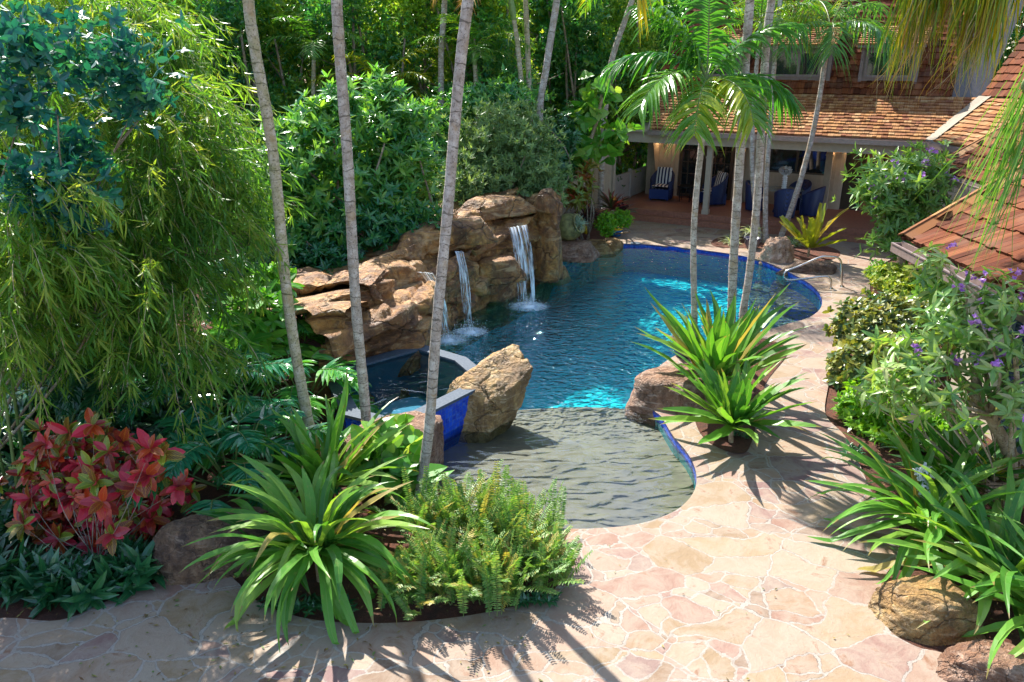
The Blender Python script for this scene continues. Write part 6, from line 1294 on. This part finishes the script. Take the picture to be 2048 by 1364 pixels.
# ---- hanging palm skirt, upper right
def strands(name, label, base, starts, Ls, mat, seed, lean, width=.028, curl=.15, arcs=(), dry=.3, cat='palm tree'):
    rng = R(seed); n = len(starts); K = 9; t = np.linspace(0, 1, K); th = thing(name, base, label, cat)
    d = nrm(np.array(lean)[None] + rng.normal(size=(n, 3)) * .10); Pt = starts[:, None] + d[:, None] * (Ls[:, None] * t)[..., None]
    ph = rng.random((n, 1)) * 6; am = curl * Ls[:, None] * t[None] ** 1.5 * rng.uniform(.1, 1, (n, 1)); Pt[..., 0] += np.sin(t[None] * 3 + ph) * am * .6; Pt[..., 1] += np.cos(t[None] * 3 + ph) * am * .6
    a = rng.random(n) * 3.14; S = np.stack([np.cos(a), np.sin(a), 0 * a], 1); W = width * rng.uniform(.6, 1.3, n)[:, None] * np.interp(t, [0, .2, .7, 1], [.6, 1, .7, .05])
    g = G(); strips(g, Pt, np.broadcast_to(S[:, None], Pt.shape), W, rnd=rng.random(n), cols=2); g.build('hanging_leaflets', M[mat], th)
    g = G()
    for arc_ in arcs: q = bez(arc_, 40); g.tube(q, np.linspace(.03, .012, len(q)), 7)
    g.build('frond_stalks', M['stem'], th, smooth=True)
    g = G(); trunkgeo(g, [np.array(base), np.array(base) + [0, 0, 3], np.asarray(arcs[0][0])], .16, .13); g.build('trunk', M['palm_bark'], th, smooth=True); return th
rng = R(420); n = 900; cr = np.array([10.2, 9.5, 7.6])
arc1 = [cr, C(2030, -200, 10), C(1950, -170, 10), C(1870, -90, 10), C(1830, -10, 10)]; arc2 = [cr, C(2060, -120, 9.6), C(2000, -60, 9.6), C(1950, -30, 9.6)]
a1 = bez(arc1, 60); a2 = bez(arc2, 40); al = np.concatenate([a1[18:], a2[10:]]); st = al[rng.integers(0, len(al), n)] + rng.normal(size=(n, 3)) * [.10, .15, .06]
strands('drooping_palm', 'yellow and green palm frond hanging in front of the upper roof, top right', (10.2, 9.5, 0), st, rng.uniform(.35, 1.25, n), 'palm_yellow', 421, (-.02, 0, -1), .019, .12, [arc1, arc2])
n = 240; st = al[rng.integers(0, len(al), n)] + rng.normal(size=(n, 3)) * [.1, .15, .06] - [0, 0, .35]
arc4 = [np.array([10.6, 10.0, 7.9]), C(1990, -160, 10.2), C(1900, -60, 10.2), C(1860, 10, 10.2)]
strands('dead_frond_palm', 'dried grey and orange frond tips curling below the hanging palm fronds', (10.6, 10.0, 0), st, rng.uniform(.5, 1.15, n), 'palm_dry', 422, (-.12, 0, -1), .013, .6, [arc4])
arc3 = [np.array([6.6, 6.6, 6.4]), C(2100, 120, 7.0), C(2070, 210, 7.0), C(2040, 300, 7.0)]; a3 = bez(arc3, 40); n = 110
st = a3[rng.integers(8, len(a3), n)] + rng.normal(size=(n, 3)) * [.05, .08, .05]
strands('drooping_palm', 'long thin green frond strands hanging at the right edge over the nearer roof', (6.6, 6.6, 0), st, rng.uniform(.7, 1.5, n), 'strap_light', 423, (-.22, 0, -1), .013, .12, [arc3])

# ---- small stuff on the ground
rng = R(430); n = 260; g = G(); uv_ = np.stack([rng.uniform(150, 1100, n), rng.uniform(1130, 1364, n)], 1)
uv_[:20] = np.stack([rng.uniform(1150, 1750, 20), rng.uniform(1080, 1364, 20)], 1)
b = np.array([P(u, v, .012) for u, v in uv_]); k = inpoly(b, PATIO) & ~inpoly(b, POOL); b = b[k]; n = len(b); d = rdir(rng, n) * [1, 1, .05]
dia(g, b, d, np.tile(UP, (n, 1)) + rdir(rng, n) * .25, rng.uniform(.02, .065, n), rng.uniform(.008, .024, n), rng.random(n)); tag(g.build('fallen_leaves', M['litter'], None, (0, 6, 0)), kind='stuff')
rng = R(431); g = G(); beds = []
for poly, cnt in (([(1150, 1080), (1120, 1180), (900, 1235), (620, 1235), (470, 1160), (430, 1120), (540, 980), (800, 1000), (900, 1020)], 900), ([(-60, 1230), (120, 1235), (330, 1155), (400, 1000), (200, 900), (-100, 950)], 900), ([(1660, 830), (1700, 870), (1750, 985), (1800, 1045), (1800, 1110), (1770, 1170), (1780, 1250), (1900, 1310), (2100, 1364), (2100, 1000), (1900, 800)], 1200), ([(1392, 850), (1425, 890), (1480, 908), (1505, 880), (1530, 770), (1575, 700), (1400, 700)], 300)):
    pw = px(poly)[:, :2]; lo, hi = pw.min(0), pw.max(0); q = rng.uniform(lo, hi, (cnt * 2, 2)); q = q[inpoly(q, pw)][:cnt]; beds.append(q)
q = np.concatenate(beds); n = len(q); b = np.c_[q, np.full(n, .02)]; dia(g, b, rdir(rng, n) * [1, 1, .3], np.tile(UP, (n, 1)) + rdir(rng, n) * .5, rng.uniform(.02, .07, n), rng.uniform(.008, .02, n), rng.random(n) * .5)
tag(g.build('bark_mulch', M['litter'], None, (0, 7, 0)), kind='stuff')
rng = R(432); g = G(); n = 260; c, D = blobpts(rng, [BL(150, 1160, 6.9, 200, 25, .3), BL(620, 1215, 6.2, 120, 12, .15), BL(1050, 1205, 6.3, 80, 12, .12), BL(1700, 900, 9.2, 20, 15, .1), BL(1465, 890, 9.8, 30, 12, .1)], n, .2)
c[:, 2] = np.clip(c[:, 2], .04, .2); whorls(g, c, D * .3 + UP, 6, .08, .03, rng, (.5, 1.4), 'small'); q = rng.uniform([-13, 3.5], [-5.2, 13], (1500, 2)); whorls(g, np.c_[q, rng.uniform(.05, .45, 1500)], rdir(rng, 1500) * .5 + UP, 7, .22, .07, rng, (.4, 1.4), 'oval', .3)
tag(g.build('ground_cover', M['dark_leaf'], None, (0, 7, 0)), kind='stuff')
for o in bpy.data.objects:
    if '_w' in o: del o['_w']
